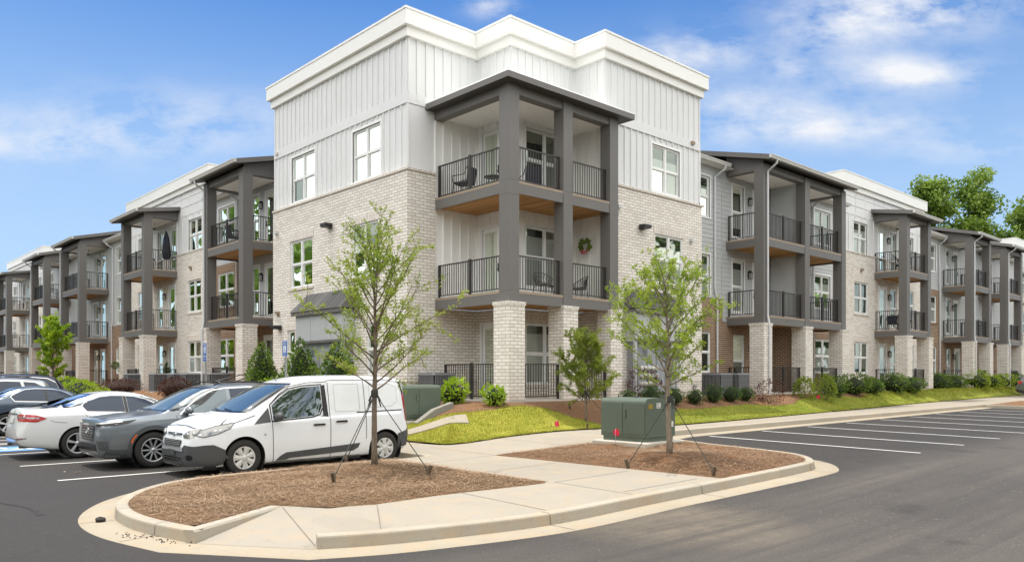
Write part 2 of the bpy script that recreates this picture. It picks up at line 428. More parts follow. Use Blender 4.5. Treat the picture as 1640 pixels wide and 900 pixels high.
def battens(mb, s, o, u0, u1, z0, z1, holes=(), sp=.34, mi=0):
    n = max(1, round((u1-u0)/sp)); d = (u1-u0)/n
    for k in range(n+1):
        u = u0 + k*d
        u = min(max(u, u0+.025), u1-.025)
        segs = [(z0, z1)]
        for a, b, c, e in holes:
            if a-.13 < u < b+.13:
                ns = []
                for p, q in segs:
                    if e+.12 <= p or c-.12 >= q: ns.append((p, q)); continue
                    if c-.12 > p: ns.append((p, c-.12))
                    if e+.12 < q: ns.append((e+.12, q))
                segs = ns
        for p, q in segs:
            if q-p > .05: tb(mb, s, u-.026, u+.026, o-.042, o+.002, p, q, mi)

def window(s, o, u0, u1, z0, z1, sashes=2, trim='brick', parent=None, brown=False, sill=True, glass='glass'):
    f = MB(); q = o + .06; w = .055
    tb(f, s, u0, u1, q-.03, q+.05, z1-w, z1); tb(f, s, u0, u1, q-.03, q+.05, z0, z0+w)
    tb(f, s, u0, u0+w, q-.03, q+.05, z0+w, z1-w); tb(f, s, u1-w, u1, q-.03, q+.05, z0+w, z1-w)
    cells = []
    W = (u1-u0-2*w); n = sashes; mw = .10
    sw = (W-(n-1)*mw)/n; zm = (z0+z1)/2
    for k in range(n):
        a = u0+w+k*(sw+mw); b = a+sw
        if k < n-1: tb(f, s, b, b+mw, q-.034, q+.05, z0+w, z1-w)
        tb(f, s, a, b, q-.022, q+.045, zm-.03, zm+.035)
        for (c, d, qq) in ((z0+w, zm-.03, q+.012), (zm+.035, z1-w, q-.004)):
            e = .032
            tb(f, s, a, b, qq, qq+.03, c, c+e); tb(f, s, a, b, qq, qq+.03, d-e, d)
            tb(f, s, a, a+e, qq, qq+.03, c+e, d-e); tb(f, s, b-e, b, qq, qq+.03, c+e, d-e)
            cells.append((a+e, b-e, c+e, d-e, qq+.016))
    if trim == 'board':
        t = .09
        tb(f, s, u0-t, u1+t, o-.026, o+.03, z1, z1+t); tb(f, s, u0-t, u0, o-.022, o+.03, z0, z1); tb(f, s, u1, u1+t, o-.022, o+.03, z0, z1)
        tb(f, s, u0-t, u1+t, o-.032, o+.03, z0-.06, z0)
    fo = part(f, 'window', [M['frame']])
    p = MB()
    for a, b, c, d, qq in cells: p.quad(T(s,a,qq,c), T(s,b,qq,c), T(s,b,qq,d), T(s,a,qq,d))
    sub(p, 'pane', M[glass], fo)
    if trim == 'brick':
        l = MB()
        tb(l, s, u0-.1, u1+.1, o-.014, o+.05, z1, z1+.29, 0)
        sub(l, 'soldier_course', M['brickbv' if brown else 'brickwv'], fo); l = MB()
        if sill: tb(l, s, u0-.1, u1+.1, o-.05, o+.07, z0-.10, z0, 0); sub(l, 'brick_sill', M['brickbv' if brown else 'brickwv'], fo)
    return fo

def door(s, o, u0, u1, z0, z1, hinge=0):
    f = MB(); w = .10
    tb(f, s, u0-w, u1+w, o-.03, o+.04, z1, z1+w); tb(f, s, u0-w, u0, o-.025, o+.04, z0, z1); tb(f, s, u1, u1+w, o-.025, o+.04, z0, z1)
    d0 = o + .012
    g = .13
    tb(f, s, u0, u1, d0, d0+.03, z0, z0+.22); tb(f, s, u0, u1, d0, d0+.03, z1-.14, z1)
    tb(f, s, u0, u0+g, d0, d0+.03, z0+.22, z1-.14); tb(f, s, u1-g, u1, d0, d0+.03, z0+.22, z1-.14)
    fo = part(f, 'door', [M['frame']])
    p = MB(); q = d0+.014
    p.quad(T(s,u0+g,q,z0+.22), T(s,u1-g,q,z0+.22), T(s,u1-g,q,z1-.14), T(s,u0+g,q,z1-.14)); sub(p, 'pane', M['dglass'], fo)
    h = MB(); uh = u1-.06 if hinge == 0 else u0+.06
    tb(h, s, uh-.025, uh+.025, d0-.012, d0, z0+.92, z0+1.2); tb(h, s, min(uh, uh-.1), max(uh, uh+.02), d0-.06, d0-.03, z0+.98, z0+1.01); tb(h, s, uh-.012, uh+.012, d0-.06, d0, z0+.98, z0+1.0)
    sub(h, 'handle', M['black'], fo)
    return fo

def lantern(s, o, u, z):
    a = MB(); q = o-.11
    tb(a, s, u-.05, u+.05, o-.02, o, z-.08, z+.14); tb(a, s, u-.015, u+.015, q, o-.02, z+.17, z+.20); tb(a, s, u-.015, u+.015, o-.05, o-.02, z+.1, z+.2)
    tb(a, s, u-.075, u+.075, q-.075, q+.075, z+.10, z+.13); tb(a, s, u-.05, u+.05, q-.05, q+.05, z+.13, z+.17); tb(a, s, u-.07, u+.07, q-.07, q+.07, z-.17, z-.15)
    for i in (-1, 1):
        for j in (-1, 1): tb(a, s, u+i*.06-.008, u+i*.06+.008, q+j*.06-.008, q+j*.06+.008, z-.15, z+.10)
    o_ = part(a, 'wall_lantern', M['black'])
    g = MB(); tb(g, s, u-.045, u+.045, q-.045, q+.045, z-.15, z+.08); sub(g, 'lamp_glass', M['lampglass'], o_)

def rail(mb, p, q, z, h=1.07, posts=True, sp=.112):
    p = Vector((p[0], p[1], 0)); q = Vector((q[0], q[1], 0)); L = (q-p).length; d = (q-p)/L
    for zz, w, t in ((z+h, .055, .035), (z+h-.13, .03, .03) if False else (z+.09, .035, .03)):
        mb.bar(p+Vector((0,0,zz)), q+Vector((0,0,zz)), w, t)
    n = max(2, round(L/sp))
    for k in range(1, n):
        c = p + d*(L*k/n)
        mb.bar(c+Vector((0,0,z+.09)), c+Vector((0,0,z+h)), .019)
    for k in ([.0, .5, 1.0] if posts and L > 2 else [0, 1]):
        c = p + d*min(max(L*k, .03), L-.03)
        mb.bar(c+Vector((0,0,z-.02)), c+Vector((0,0,z+h+(.06 if k == .5 else .01))), .055 if k != .5 else .075)

def column(x, y, w, z0, z1, name='column'):
    c = MB(); c.box(x, x+w, y, y+w, z0, z1)
    for z in ZF[1:]:
        # trim seams where the wrap boards meet
        c.box(x-.004, x+w+.004, y-.004, y+w+.004, z-.42, z-.405); c.box(x-.004, x+w+.004, y-.004, y+w+.004, z+.0, z+.012)
    return part(c, name, M['trim'])
def pier(x, y, w, z0, z1):
    p = MB(); p.box(x, x+w, y, y+w, z0, z1-.10); p.box(x-.025, x+w+.025, y-.025, y+w+.025, z1-.10, z1)
    return part(p, 'brick_pier', M['brickw'])

def deck(rects, edge, z, name='balcony'):
    # rects: floor rectangles; edge: open-side path with the outside on its right hand
    d = MB()
    for x0, x1, y0, y1 in rects:
        d.box(x0, x1, y0, y1, z-.06, z-.02, 3)
        d.box(x0+.05, x1, y0+.05, y1, z-.30, z-.262, 0)
    d.sweep(edge, [(-.05, z-.37), (.0, z-.37), (.0, z-.075), (-.05, z-.075)], 1)
    d.sweep(edge, [(-.09, z-.072), (.004, z-.072), (.004, z), (-.09, z)], 2)
    return part(d, name, [M['wood'], M['trim'], M['tread'], M['floor']])

# ---- corner block
xa, ya, xB, yC, xD, yE, xF, yL = 14.60, 20.67, 17.45, 18.94, 20.50, 17.56, 26.10, 29.83
bx, by = 15.61, 17.03
winL = [(26.62,28.42,8.52,10.27),(22.22,23.95,8.52,10.27),(26.68,28.42,5.20,7.02),(22.27,23.92,5.20,7.02),(28.05,28.62,1.85,3.60),(22.26,22.97,1.85,3.60)]
winE = [(23.12,24.80,8.52,10.23),(23.20,24.94,5.18,6.98),(24.38,24.92,1.85,3.58)]
doorB = [(19.50,20.34,z+.02,z+2.42) for z in ZF]
winC = [(18.12,19.98,z+.42,z+2.48) for z in ZF]
w = MB()
wall(w, 'L', xa, ya, yL, BTOP-.05, 12.6, [h for h in winL])
battens(w, 'L', xa, ya, yL, BTOP+.08, 10.50, winL[:2]); battens(w, 'L', xa, ya, yL, 10.82, 12.58)
wall(w, 'R', yE, xD, xF, BTOP-.05, 12.6, winE)
battens(w, 'R', yE, xD, xF, BTOP+.08, 10.50, winE[:1]); battens(w, 'R', yE, xD, xF, 10.82, 12.58)
wi = MB()
for (s, o, u0, u1, hs) in (('R', ya, xa, xB, []), ('L', xB, yC, ya, doorB), ('R', yC, xB, xD, winC), ('L', xD, yE, yC, [])):
    wall(wi, s, o, max(u0, bx+.03) if s == 'R' else u0, u1, 4.05, 10.40, hs)
    if s == 'R' and u0 < bx: wall(w, s, o, u0, bx+.03, 4.05, 10.4, [])
    wall(w, s, o, u0, u1, 10.40, 12.6, [])
    for k in (1, 2): battens(wi, s, o, max(u0, bx+.05) if s == 'R' else u0, u1, ZF[k], ZF[k]+(2.9 if k == 1 else 2.73), hs[k:k+1])
    battens(w, s, o, u0, u1, 10.6, 12.58)
part(wi, 'recess_wall', M['whitein'])
# belt boards
for (s, o, u0, u1) in (('L', xa, ya, yL), ('R', yE, xD, xF)):
    tb(w, s, u0-(.03 if s=='L' else 0), u1, o-.055, o+.02, 10.50, 10.815)
    for u in (u0, u1): tb(w, s, u-.06, u+.06 if u != u0 or s == 'R' else u+.06, o-.024, o-.001, BTOP+.06, 10.5)
tb(w, 'R', xa-.03, bx-.1, ya-.032, ya-.0, 10.50, 10.815)
# the hidden backs of the block, so that it is solid
w.box(xa+.2, xB+.1, yL-.05, yL, 0.6, 12.6); w.box(xF-.05, xF, yE+.02, yE+6, .6, 12.6)
part(w, 'board_and_batten_wall', M['white'])
b = MB(); t = .075
wall(b, 'L', xa-t, ya, yL, .3, BTOP-.09, winL, dep=.18)
wall(b, 'R', ya-t, xa-t, bx+.02, .3, BTOP-.09, [])
wall(b, 'R', yE-t, xD+.02, xF+.02, .3, BTOP-.09, winE, dep=.18)
b.box(xF+.02, xF+.06, yE-t, yE+2.5, .3, BTOP-.09); b.box(bx+.02, bx+.06, ya-t, ya, .3, BTOP-.09)
b.quad((xa-t, ya-t, .3), (xa-t, ya, .3), (xa-t, ya, BTOP-.09), (xa-t, ya-t, BTOP-.09))
b.box(xa-t, xa+.5, yL, yL+.05, .3, BTOP-.09)
for (s, o, u0, u1, hs) in (('R', ya-.02, bx+.06, xB, []), ('L', xB-.02, yC, ya, doorB), ('R', yC-.02, xB, xD, winC), ('L', xD-.02, yE, yC, [])):
    wall(b, s, o, u0, u1, .4, 4.04, hs)
part(b, 'brick_wall', M['brickw'])
c = MB()   # rowlock ledge on top of the brick
c.sweep([(xa, yL+.05), (xa, ya), (bx+.03, ya)], [(-.02, BTOP-.09), (t+.05, BTOP-.09), (t+.05, BTOP-.02), (-.02, BTOP+.03)])
part(c, 'brick_ledge', M['brickwv']); c = MB()
c.sweep([(xD+.03, yE), (xF+.04, yE), (xF+.04, yE+2)], [(-.02, BTOP-.09), (t+.05, BTOP-.09), (t+.05, BTOP-.02), (-.02, BTOP+.03)])
part(c, 'brick_ledge', M['brickwv'])
wt = MB()
wt.sweep([(xa, yL), (xa, ya), (bx+.06, ya), (xB, ya)], [(t-.03, 1.62), (t+.022, 1.62), (t+.022, 1.68), (t-.03, 1.70)])
part(wt, 'water_table', M['brickwv']); wt = MB()
wt.sweep([(xD+.6, yE), (xF+.02, yE)], [(t-.03, 1.62), (t+.022, 1.62), (t+.022, 1.68), (t-.03, 1.70)])
part(wt, 'water_table', M['brickwv'])
# cornice
STEP = [(xa+2, yL), (xa, yL), (xa, ya), (xB, ya), (xB, yC), (xD, yC), (xD, yE), (xF, yE), (xF, yE+6)]
cn = MB()
cn.sweep(STEP, [(0, 12.57), (.13, 12.57), (.13, 12.87), (0, 12.87)]); cn.sweep(STEP, [(0, 12.872), (.26, 12.872), (.26, 13.34), (0, 13.34)])
cn.sweep(STEP, [(-.2, 13.343), (.285, 13.343), (.285, 13.41), (-.2, 13.44)])
part(cn, 'cornice', M['cornice'])
rf = MB()
rf.box(xa+.1, xB, ya+.1, yL-.1, 12.9, 12.95); rf.box(xB, xD, yC+.1, yL-.1, 12.9, 12.95); rf.box(xD, xF-.1, yE+.1, yL-.1, 12.9, 12.95)
part(rf, 'flat_roof', M['shingle'])
for i, h in enumerate(winL):
    window('L', xa if i < 2 else xa-t, *h, sashes=2 if i < 4 else 1, trim='board' if i < 2 else 'brick')
for i, h in enumerate(winE):
    window('R', yE if i < 1 else yE-t, *h, sashes=2 if i < 2 else 1, trim='board' if i < 1 else 'brick')
for k in range(3):
    door('L', xB-(.02 if k == 0 else 0), *doorB[k], hinge=1)
    window('R', yC-(.02 if k == 0 else 0), *winC[k], trim='board' if k else 'brick')
    if k == 0:
        pass
# corner balconies
colw = .42
cols = [(bx, by), (17.93, by), (20.16, by)]
rects = [(bx+.02, xB, by+.02, ya), (xB, xD, by+.02, yC)]
edge = [(bx+.02, ya-.03), (bx+.02, by+.02), (xD+.06, by+.02), (xD+.06, yE-.08)]
for k in (1, 2):
    z = ZF[k]
    d = deck(rects, edge, z)
    r = MB()
    rail(r, (bx+.2, ya-.03), (bx+.2, by+.42), z); rail(r, (bx+.42, by+.2), (17.93, by+.2), z, posts=False); rail(r, (17.93+.42, by+.2), (20.16, by+.2), z, posts=False)
    sub(r, 'railing', M['rail'], d)
for x, y in cols: column(x, y, colw, 4.03, 10.42)
pier(bx-.07, by-.07, .66, .5, 4.02); pier(17.86, by-.07, .66, .5, 4.02); pier(20.12, by-.07, .60, .5, 4.02)
g = MB()
rail(g, (bx+.2, ya-.35), (bx+.2, by+.59), ZF[0]); rail(g, (bx+.60, by+.15), (17.86, by+.15), ZF[0], posts=False); rail(g, (18.52, by+.15), (20.12, by+.15), ZF[0], posts=False)
part(g, 'patio_railing', M['rail'])
sl = MB(); sl.box(bx-.1, xB, by-.1, ya, .6, ZF[0]-.01); sl.box(xB, xD, by-.1, yC, .6, ZF[0]-.01)
part(sl, 'patio_slab', M['conc'])
# corner balcony roof
ro = MB(); eo = .33
edge2 = [(bx-eo, ya+.0), (bx-eo, by-eo), (xD+.55, by-eo), (xD+.55, yE-.03)]
ro.sweep(edge2, [(-.9, 10.42), (0, 10.42), (0, 10.60), (-.02, 10.63), (-.9, 10.72)], mis=[1, 0, 2, 2])
ro.box(bx+.5, xB, by+.5, ya, 10.60, 10.75, 2); ro.box(xB, xD, by+.5, yC, 10.60, 10.75, 2)
rr = part(ro, 'balcony_roof', [M['trim'], M['soffit'], M['cornice']])
cb = MB()
cb.box(bx+.04, bx+.36, by+.42, ya, 10.16, 10.415); cb.box(bx+.42, 17.93, by+.04, by+.36, 10.16, 10.415); cb.box(18.35, 20.16, by+.04, by+.36, 10.16, 10.415)
sub(cb, 'beam', M['trim'], rr)
ce = MB(); ce.box(bx+.36, xB, by+.36, ya, 10.28, 10.30); ce.box(xB, xD, by+.36, yC, 10.28, 10.30); sub(ce, 'ceiling', M['ceil'], rr)
sp_ = MB(); sp_.lathe([(.0, 10.12), (.02, 10.12), (.012, 10.2), (.012, 10.28)], 8, at=(17.0, 18.9, 0)); sub(sp_, 'sprinkler', M['black'], rr)

# meter bays with a little shingled roof on both street faces
def meter_bay(s, o, u0, u1, p, metered):
    a = MB(); q = o-p
    tb(a, s, u0, u1, q, o-.02, 3.02, 4.10, 0)
    tb(a, s, u0+.12, u1-.12, q+.22, o-.02, .6, 3.02, 1)
    for u in (u0, u1-.10): tb(a, s, u, u+.10, q, q+.10, .5, 3.02, 0)
    for k in range(1, 3): tb(a, s, u0+(u1-u0)*k/3-.02, u0+(u1-u0)*k/3+.02, q-.012, q, 3.02, 4.02, 0)
    tb(a, s, u0, u1, q-.016, q, 3.02, 3.10, 2)
    tb(a, s, u0-.12, u1+.12, q-.14, q-.10, 4.02, 4.16, 2)
    tb(a, s, u0-.12, u1+.12, q-.10, o-.02, 4.10, 4.125, 2)
    i = len(a.v)
    A = [T(s,u0-.16,q-.18,4.165), T(s,u1+.16,q-.18,4.165), T(s,u1+.05,o-.02,4.86), T(s,u0-.05,o-.02,4.86), T(s,u0-.05,o-.02,4.165), T(s,u1+.05,o-.02,4.165)]
    a.add(A, [(0,1,2,3)], 3); a.add(A, [(1,5,2),(0,3,4),(0,4,5,1)], 2)
    o_ = part(a, 'meter_bay', [M['bay'], M['pgrey'], M['trim'], M['shingle']])
    c = MB(); qq = q+.20
    n = 4; wd = (u1-u0-.4)/n
    for k in range(n):
        x0 = u0+.2+k*wd; h = 2.8 if k % 2 else 2.5
        tb(c, s, x0, x0+wd-.05, qq-.16, qq+.02, 1.25, h, 0)
        tb(c, s, x0+.05, x0+.2, qq-.165, qq-.16, h-.3, h-.1, 1); tb(c, s, x0+.25, x0+.28, qq-.167, qq-.16, 1.5, h-.2, 1)
    sub(c, 'electrical_cabinet', [M['pgrey'], M['steel']], o_)
    if metered:
        for r_ in range(3):
            for k in range(5):
                m = MB(); m.lathe([(.001, -.10), (.05, -.10), (.085, -.06), (.09, 0)], 14, axis='y' if s == 'R' else 'x')
                u = u0+.35+k*.21; z = 2.1-r_*.27
                for i_, v in enumerate(m.v): m.v[i_] = tuple(Vector(v)+Vector(T(s, u, qq-.17, z)))
                sub(m, 'electric_meter', M['lampglass'], o_)
meter_bay('L', xa-t, 23.7, 27.0, .50, False)
meter_bay('R', yE-t, 21.5, 24.0, .45, True)

def floodlight(s, o, u, z):
    f = MB(); tb(f, s, u-.14, u+.14, o-.05, o, z-.08, z+.08); part(f, 'floodlight', M['black'])
    f = MB(); tb(f, s, u-.19, u+.19, o-.30, o-.05, z+.0, z+.07); tb(f, s, u-.16, u+.16, o-.28, o-.05, z-.05, z); part(f, 'floodlight', M['black'])
def floodlight1(s, o, u, z):
    f = MB(); tb(f, s, u-.12, u+.12, o-.06, o, z-.08, z+.08); tb(f, s, u-.2, u+.2, o-.32, o-.06, z-.03, z+.06); tb(f, s, u-.17, u+.17, o-.30, o-.06, z-.07, z-.03); part(f, 'floodlight', M['black'])
floodlight1('L', xa-t, 25.35, 7.23); floodlight1('L', xa-t, 29.25, 3.75); floodlight1('R', yE-t, 22.4, 7.1)
def vent(s, o, u, z):
    f = MB(); tb(f, s, u-.1, u+.1, o-.03, o, z-.1, z+.1); tb(f, s, u-.085, u+.085, o-.14, o-.03, z-.02, z+.09); part(f, 'wall_vent', M['tread'] if R.random() < .3 else M['gutter'])
for a in (('L', xa-t, 29.5, 7.5), ('L', xa-t, 29.4, 4.3), ('L', xa, 29.55, 10.65), ('R', yE, 25.55, 10.68), ('R', yE-t, 25.4, 6.95), ('R', yE-t, 21.1, 7.6)): vent(*a)
# handset speaker, hose bib
f = MB(); f.box(25.55, 25.68, yE-t-.12, yE-t, 1.38, 1.5); part(f, 'hose_bib', M['steel'])

# ---- the wings
def wing_section(s, o, u0, u1, kind, holes, browntop=None):
    """kind 'G': grey siding over brown brick with an eave; 'W': white block with a parapet"""
    w = MB()
    if kind == 'G':
        segs = browntop or [(u0, u1, 4.15)]
        bk = MB()
        for a, b, zt in segs:
            wall(bk, s, o-.05, a, b, .3, zt, holes, dep=.16)
            wall(w, s, o, a, b, zt-.02, 10.78, holes, lap=.19, lapz=.0)
            tb(w, s, a, b, o-.06, o-.02, zt-.005, zt+.10)
            tb(w, s, b-.03, b+.03, o-.03, o, zt+.1, 10.6)
        part(w, 'lap_siding_wall', M['grey']); part(bk, 'brown_brick_wall', M['brickb'])
        e = MB(); ov = .38; ze = 10.78; dp = 5.5; sl = .25
        A = []
        for u in (u0, u1):
            A += [T(s,u,o-ov,ze), T(s,u,o+dp,ze+sl*(dp+ov)), T(s,u,o+dp,ze-.14+sl*(dp+ov)), T(s,u,o-ov,ze-.14)]
        e.add(A, [(0,1,5,4)], 0); e.add(A, [(0,4,7,3),(3,7,6,2),(0,3,2,1),(4,5,6,7)], 1)
        tb(e, s, u0, u1, o-ov, o, ze-.165, ze-.145, 2)
        ro_ = part(e, 'eave_roof', [M['shingle'], M['trim'], M['cornice']])
    else:
        bk = MB(); wall(bk, s, o-.06, u0, u1, .3, BTOP-.05, holes, dep=.17)
        tb(bk, s, u0-.001, u0+.05, o-.06, o+1, .3, BTOP-.05); tb(bk, s, u1-.05, u1+.001, o-.06, o+1, .3, BTOP-.05)
        tb(bk, s, u0, u1, o-.10, o, BTOP-.047, BTOP+.02)
        part(bk, 'brick_wall', M['brickw'])
        wall(w, s, o, u0, u1, BTOP-.03, 11.9, holes)
        battens(w, s, o, u0, u1, BTOP+.1, 10.45, [h for h in holes if h[2] > 8], sp=.8)
        for z in (10.45, 10.95, 11.42): tb(w, s, u0, u1, o-.022, o, z, z+.03)
        k = u0+.4
        while k < u1: tb(w, s, k, k+.03, o-.02, o, 10.48, 11.9); k += 1.22
        for u in (u0, u1):
            tb(w, s, u-.02, u+.02, o+.0, o+4, 8, 11.9); tb(w, s, u-.05, u+.05, o-.026, o, BTOP+.02, 11.8)
        part(w, 'panel_wall', M['white'])
        pth = [(u0, o+4), (u0, o), (u1, o), (u1, o+4)]
        cn = MB()
        if s == 'L': pth = [(y, x) for x, y in pth]
        sg = -1 if s == 'L' else 1
        if s == 'L': pth = pth[::-1]; sg = 1
        cn.sweep(pth, [(0, 11.72), (.12, 11.72), (.12, 11.98), (0, 11.98)], sgn=sg)
        cn.sweep(pth, [(0, 11.982), (.24, 11.982), (.24, 12.50), (0, 12.50)], sgn=sg)
        cn.sweep(pth, [(-.2, 12.503), (.262, 12.503), (.262, 12.56), (-.2, 12.58)], sgn=sg)
        part(cn, 'parapet', M['cornice'])

def gutter(s, o, u0, u1, z, parent=None, name='gutter'):
    g = MB()
    P = [(0, z-.14), (-.09, z-.14), (-.11, z-.07), (-.135, z-.03), (-.135, z), (0, z)]
    b = []
    for u in (u0, u1): b += [T(s, u, o+q, zz) for q, zz in P]
    n = len(P)
    g.add(b, [tuple(range(n)), tuple(range(2*n-1, n-1, -1))] + [(i, (i+1) % n, n+(i+1) % n, n+i) for i in range(n)])
    return part(g, name, M['gutter'])
def downspout(pts, r=.048, name='downspout'):
    d = MB()
    d.tube(pts, r, 6, smooth=False); return part(d, name, M['down'])

def wing_balcony(s, of, ow, us, u1, kind, far=False, rails=True, parts_lr=None):
    """us: near edges of the columns, u1: far end; of: front plane, ow: wall plane"""
    cw = .43; u0 = us[0]
    def rect(a, b, c, d): return (c, d, a, b) if s == 'L' else (a, b, c, d)
    for k in (1, 2):
        z = ZF[k]
        edge = [(u1-.02, ow), (u1-.02, of+.02), (u0+.02, of+.02), (u0+.02, ow)]
        if s == 'R': edge = edge[::-1]; 
        edge = [(y, x) for x, y in edge] if s == 'L' else edge
        d = deck([rect(u0+.02, u1-.02, of+.02, ow-.01)], edge, z)
        r = MB()
        for i, a in enumerate(us[:-1]):
            b = us[i+1]; rail(r, T(s, a+cw, of+.2, 0), T(s, b, of+.2, 0), z)
        rail(r, T(s, u0+.2, of+cw, 0), T(s, u0+.2, ow-.03, 0), z, posts=False)
        rail(r, T(s, u1-.2, of+cw, 0), T(s, u1-.2, ow-.03, 0), z, posts=False)
        sub(r, 'railing', M['rail'], d)
    for a in us:
        x, y, _ = T(s, a, of, 0); column(x, y, cw, 4.03, 10.62)
        x, y, _ = T(s, a-.11, of-.08, 0); pier(x, y, .66, .5, 4.02)
    g = MB()
    for i, a in enumerate(us[:-1]): rail(g, T(s, a+.55, of+.2, 0), T(s, us[i+1]-.11, of+.2, 0), ZF[0])
    rail(g, T(s, u0+.2, of+.58, 0), T(s, u0+.2, ow-.06, 0), ZF[0], posts=False)
    part(g, 'patio_railing', M['rail'])
    sl = MB(); tb(sl, s, u0-.1, u1, of-.05, ow-.06, .6, ZF[0]-.01); part(sl, 'patio_slab', M['conc'])
    # roof
    G = kind == 'G'
    oe = of-.42; ze = 10.84 if G else 10.70; ob = ow+3.5 if G else ow-.01; zb = ze+(ob-oe)*(.25 if G else .17); th = .20
    e = MB(); A = []
    for u in (u0-.30, u1+.30): A += [T(s,u,oe,ze), T(s,u,ob,zb), T(s,u,ob,zb-th), T(s,u,oe,ze-th)]
    e.add(A, [(0,1,5,4)], 0); e.add(A, [(0,4,7,3),(0,3,2,1),(4,5,6,7)], 1); e.add(A, [(3,7,6,2)], 2)
    # infill gable between side beam and roof
    for u in (u0+.06, u1-.09):
        zt = lambda o: ze-th+(o-oe)*(zb-ze)/(ob-oe)-.004
        B = [T(s,u+d_,o,z) for d_ in (0,.03) for o, z in ((of+.06, 10.40), (ow-.01, 10.40), (ow-.01, zt(ow-.01)), (of+.06, zt(of+.06)))]
        e.add(B, [(0,1,2,3),(7,6,5,4),(0,4,5,1),(1,5,6,2),(2,6,7,3),(3,7,4,0)], 1)
    rf = part(e, 'balcony_roof', [M['shingle'], M['trim'], M['soffit']])
    bm_ = MB()
    tb(bm_, s, u0+cw, u1-.05, of+.05, of+.37, 10.38, 10.66); 
    tb(bm_, s, u0+.05, u0+.37, of+cw, ow-.01, 10.38, 10.66); tb(bm_, s, u1-.37, u1-.05, of+cw, ow-.01, 10.38, 10.66)
    sub(bm_, 'beam', M['trim'], rf)
    ce = MB(); tb(ce, s, u0+.37, u1-.37, of+.37, ow-.01, 10.44, 10.46); sub(ce, 'ceiling', M['ceil'], rf)
    um = (u0+us[1])/2 if len(us) > 1 else u0+1
    sp = MB(); x, y, _ = T(s, um, (of+ow)/2+.2, 0); sp.lathe([(.0, 10.28), (.02, 10.28), (.012, 10.34), (.012, 10.44)], 6, at=(x, y, 0)); sub(sp, 'sprinkler', M['black'], rf)
    gutter(s, oe, u0-.30, u1+.30, ze-.015)
    return oe, ze

def spout_at(s, o_from, z_from, u, o_col, o_pier, zend=.9):
    P = [T(s,u,o_from-.06,z_from-.12), T(s,u,o_from-.04,z_from-.28), T(s,u,o_col-.055,z_from-.55), T(s,u,o_col-.055,4.32), T(s,u,o_pier-.06,3.92), T(s,u,o_pier-.06,zend+.15), T(s,u,o_pier-.18,zend)]
    downspout(P)

WL, WR, FL, FR = 16.05, 18.70, 14.25, 16.90
def fill(s, ow, items, brown):
    """openings of one wing section: list of (kind, u0, u1, levels)"""
    hs = []; made = []
    for kind, a, b, lv in items:
        for k in lv:
            z0, z1 = (ZF[k]+.85, ZF[k]+2.55) if kind == 'w' else (ZF[k]+.25, ZF[k]+2.5) if kind == 'n' else (ZF[k]+.02, ZF[k]+2.45)
            if kind == 'l': made.append((kind, a, b, ZF[k]+1.95, 0, k)); continue
            hs.append((a, b, z0, z1)); made.append((kind, a, b, z0, z1, k))
    return hs, made
def make(s, ow, made, kind, brownz):
    for kd, a, b, z0, z1, k in made:
        bro = kind == 'G' and z0 < brownz(a)-.5
        bri = bro or (kind == 'W' and k < 2)
        off = .05 if bro else (.06 if bri else 0)
        if kd in 'wn': window(s, ow-off, a, b, z0, z1, sashes=2 if b-a > 1.05 else 1, trim='brick' if bri else 'board', brown=bro, sill=kd == 'w')
        elif kd == 'd': door(s, ow-off, a, b, z0, z1, hinge=k % 2)
        elif kd == 'l': lantern(s, ow-off, a, z0)

ALL = (0, 1, 2)
def wing(s, ow, of, sections):
    for (u0, u1, kind, items, segs, balcs) in sections:
        hs, made = fill(s, ow, items, segs)
        bz = (lambda a: next((z for p, q, z in segs if p-.01 <= a <= q), 4.15)) if segs else (lambda a: 4.15)
        wing_section(s, ow, u0, u1, kind, hs, segs)
        make(s, ow, made, kind, bz)
        if kind == 'G':
            holes = [(b[0]-.3, b[1]+.3) for b in [(bb[0][0], bb[1]) for bb in balcs]]
            c = u0
            for a, b in sorted(holes)+[(u1, u1)]:
                if a-c > .3: gutter(s, ow-.38, c+.02, a-.02 if a < u1 else a, 10.77)
                c = b
        for us, ue, spout in balcs:
            oe, ze = wing_balcony(s, of, ow, us, ue, kind)
            if spout is not None: spout_at(s, oe, ze, spout, of, of-.08)
        for k in range(2):
            u = u0+(u1-u0)*(.2+.5*k)
            if kind == 'W': vent(s, ow-.06, u, 7.55-3.2*k)

wing('R', WR, FR, [
    (xF+.0, 40.8, 'G', [('w', 27.0, 28.55, ALL), ('n', 30.3, 31.2, ALL), ('l', 31.6, 0, ALL), ('d', 32.0, 32.95, ALL), ('n', 34.6, 36.3, ALL), ('w', 37.8, 39.5, ALL)],
        [(xF, 29.45, 5.1), (29.45, 37.2, 4.15), (37.2, 40.8, 4.15)], [([29.75, 33.3, 36.9], 37.33, 29.99)]),
    (40.8, 51.8, 'W', [('w', 42.2, 43.9, ALL), ('d', 45.35, 46.2, ALL), ('l', 46.6, 0, ALL), ('n', 46.9, 47.8, ALL), ('w', 49.0, 50.4, ALL)], None, [([44.7, 47.75], 48.18, None)]),
    (51.8, 70.4, 'G', [('w', 53.1, 54.1, ALL), ('n', 55.9, 56.7, ALL), ('l', 57.0, 0, ALL), ('d', 57.3, 58.2, ALL), ('w', 59.8, 61.0, ALL), ('n', 63.0, 63.8, ALL), ('d', 64.3, 65.2, ALL), ('w', 67.0, 68.4, ALL)],
        [(51.8, 54.7, 7.3), (54.7, 70.4, 4.15)], [([55.15, 58.4], 58.83, 55.38), ([62.15, 65.4], 65.83, 62.38)]),
    (70.4, 82.0, 'W', [('w', 72.0, 73.6, ALL), ('w', 78, 79.5, ALL)], None, [([74.3, 77.4], 77.83, None)]),
])
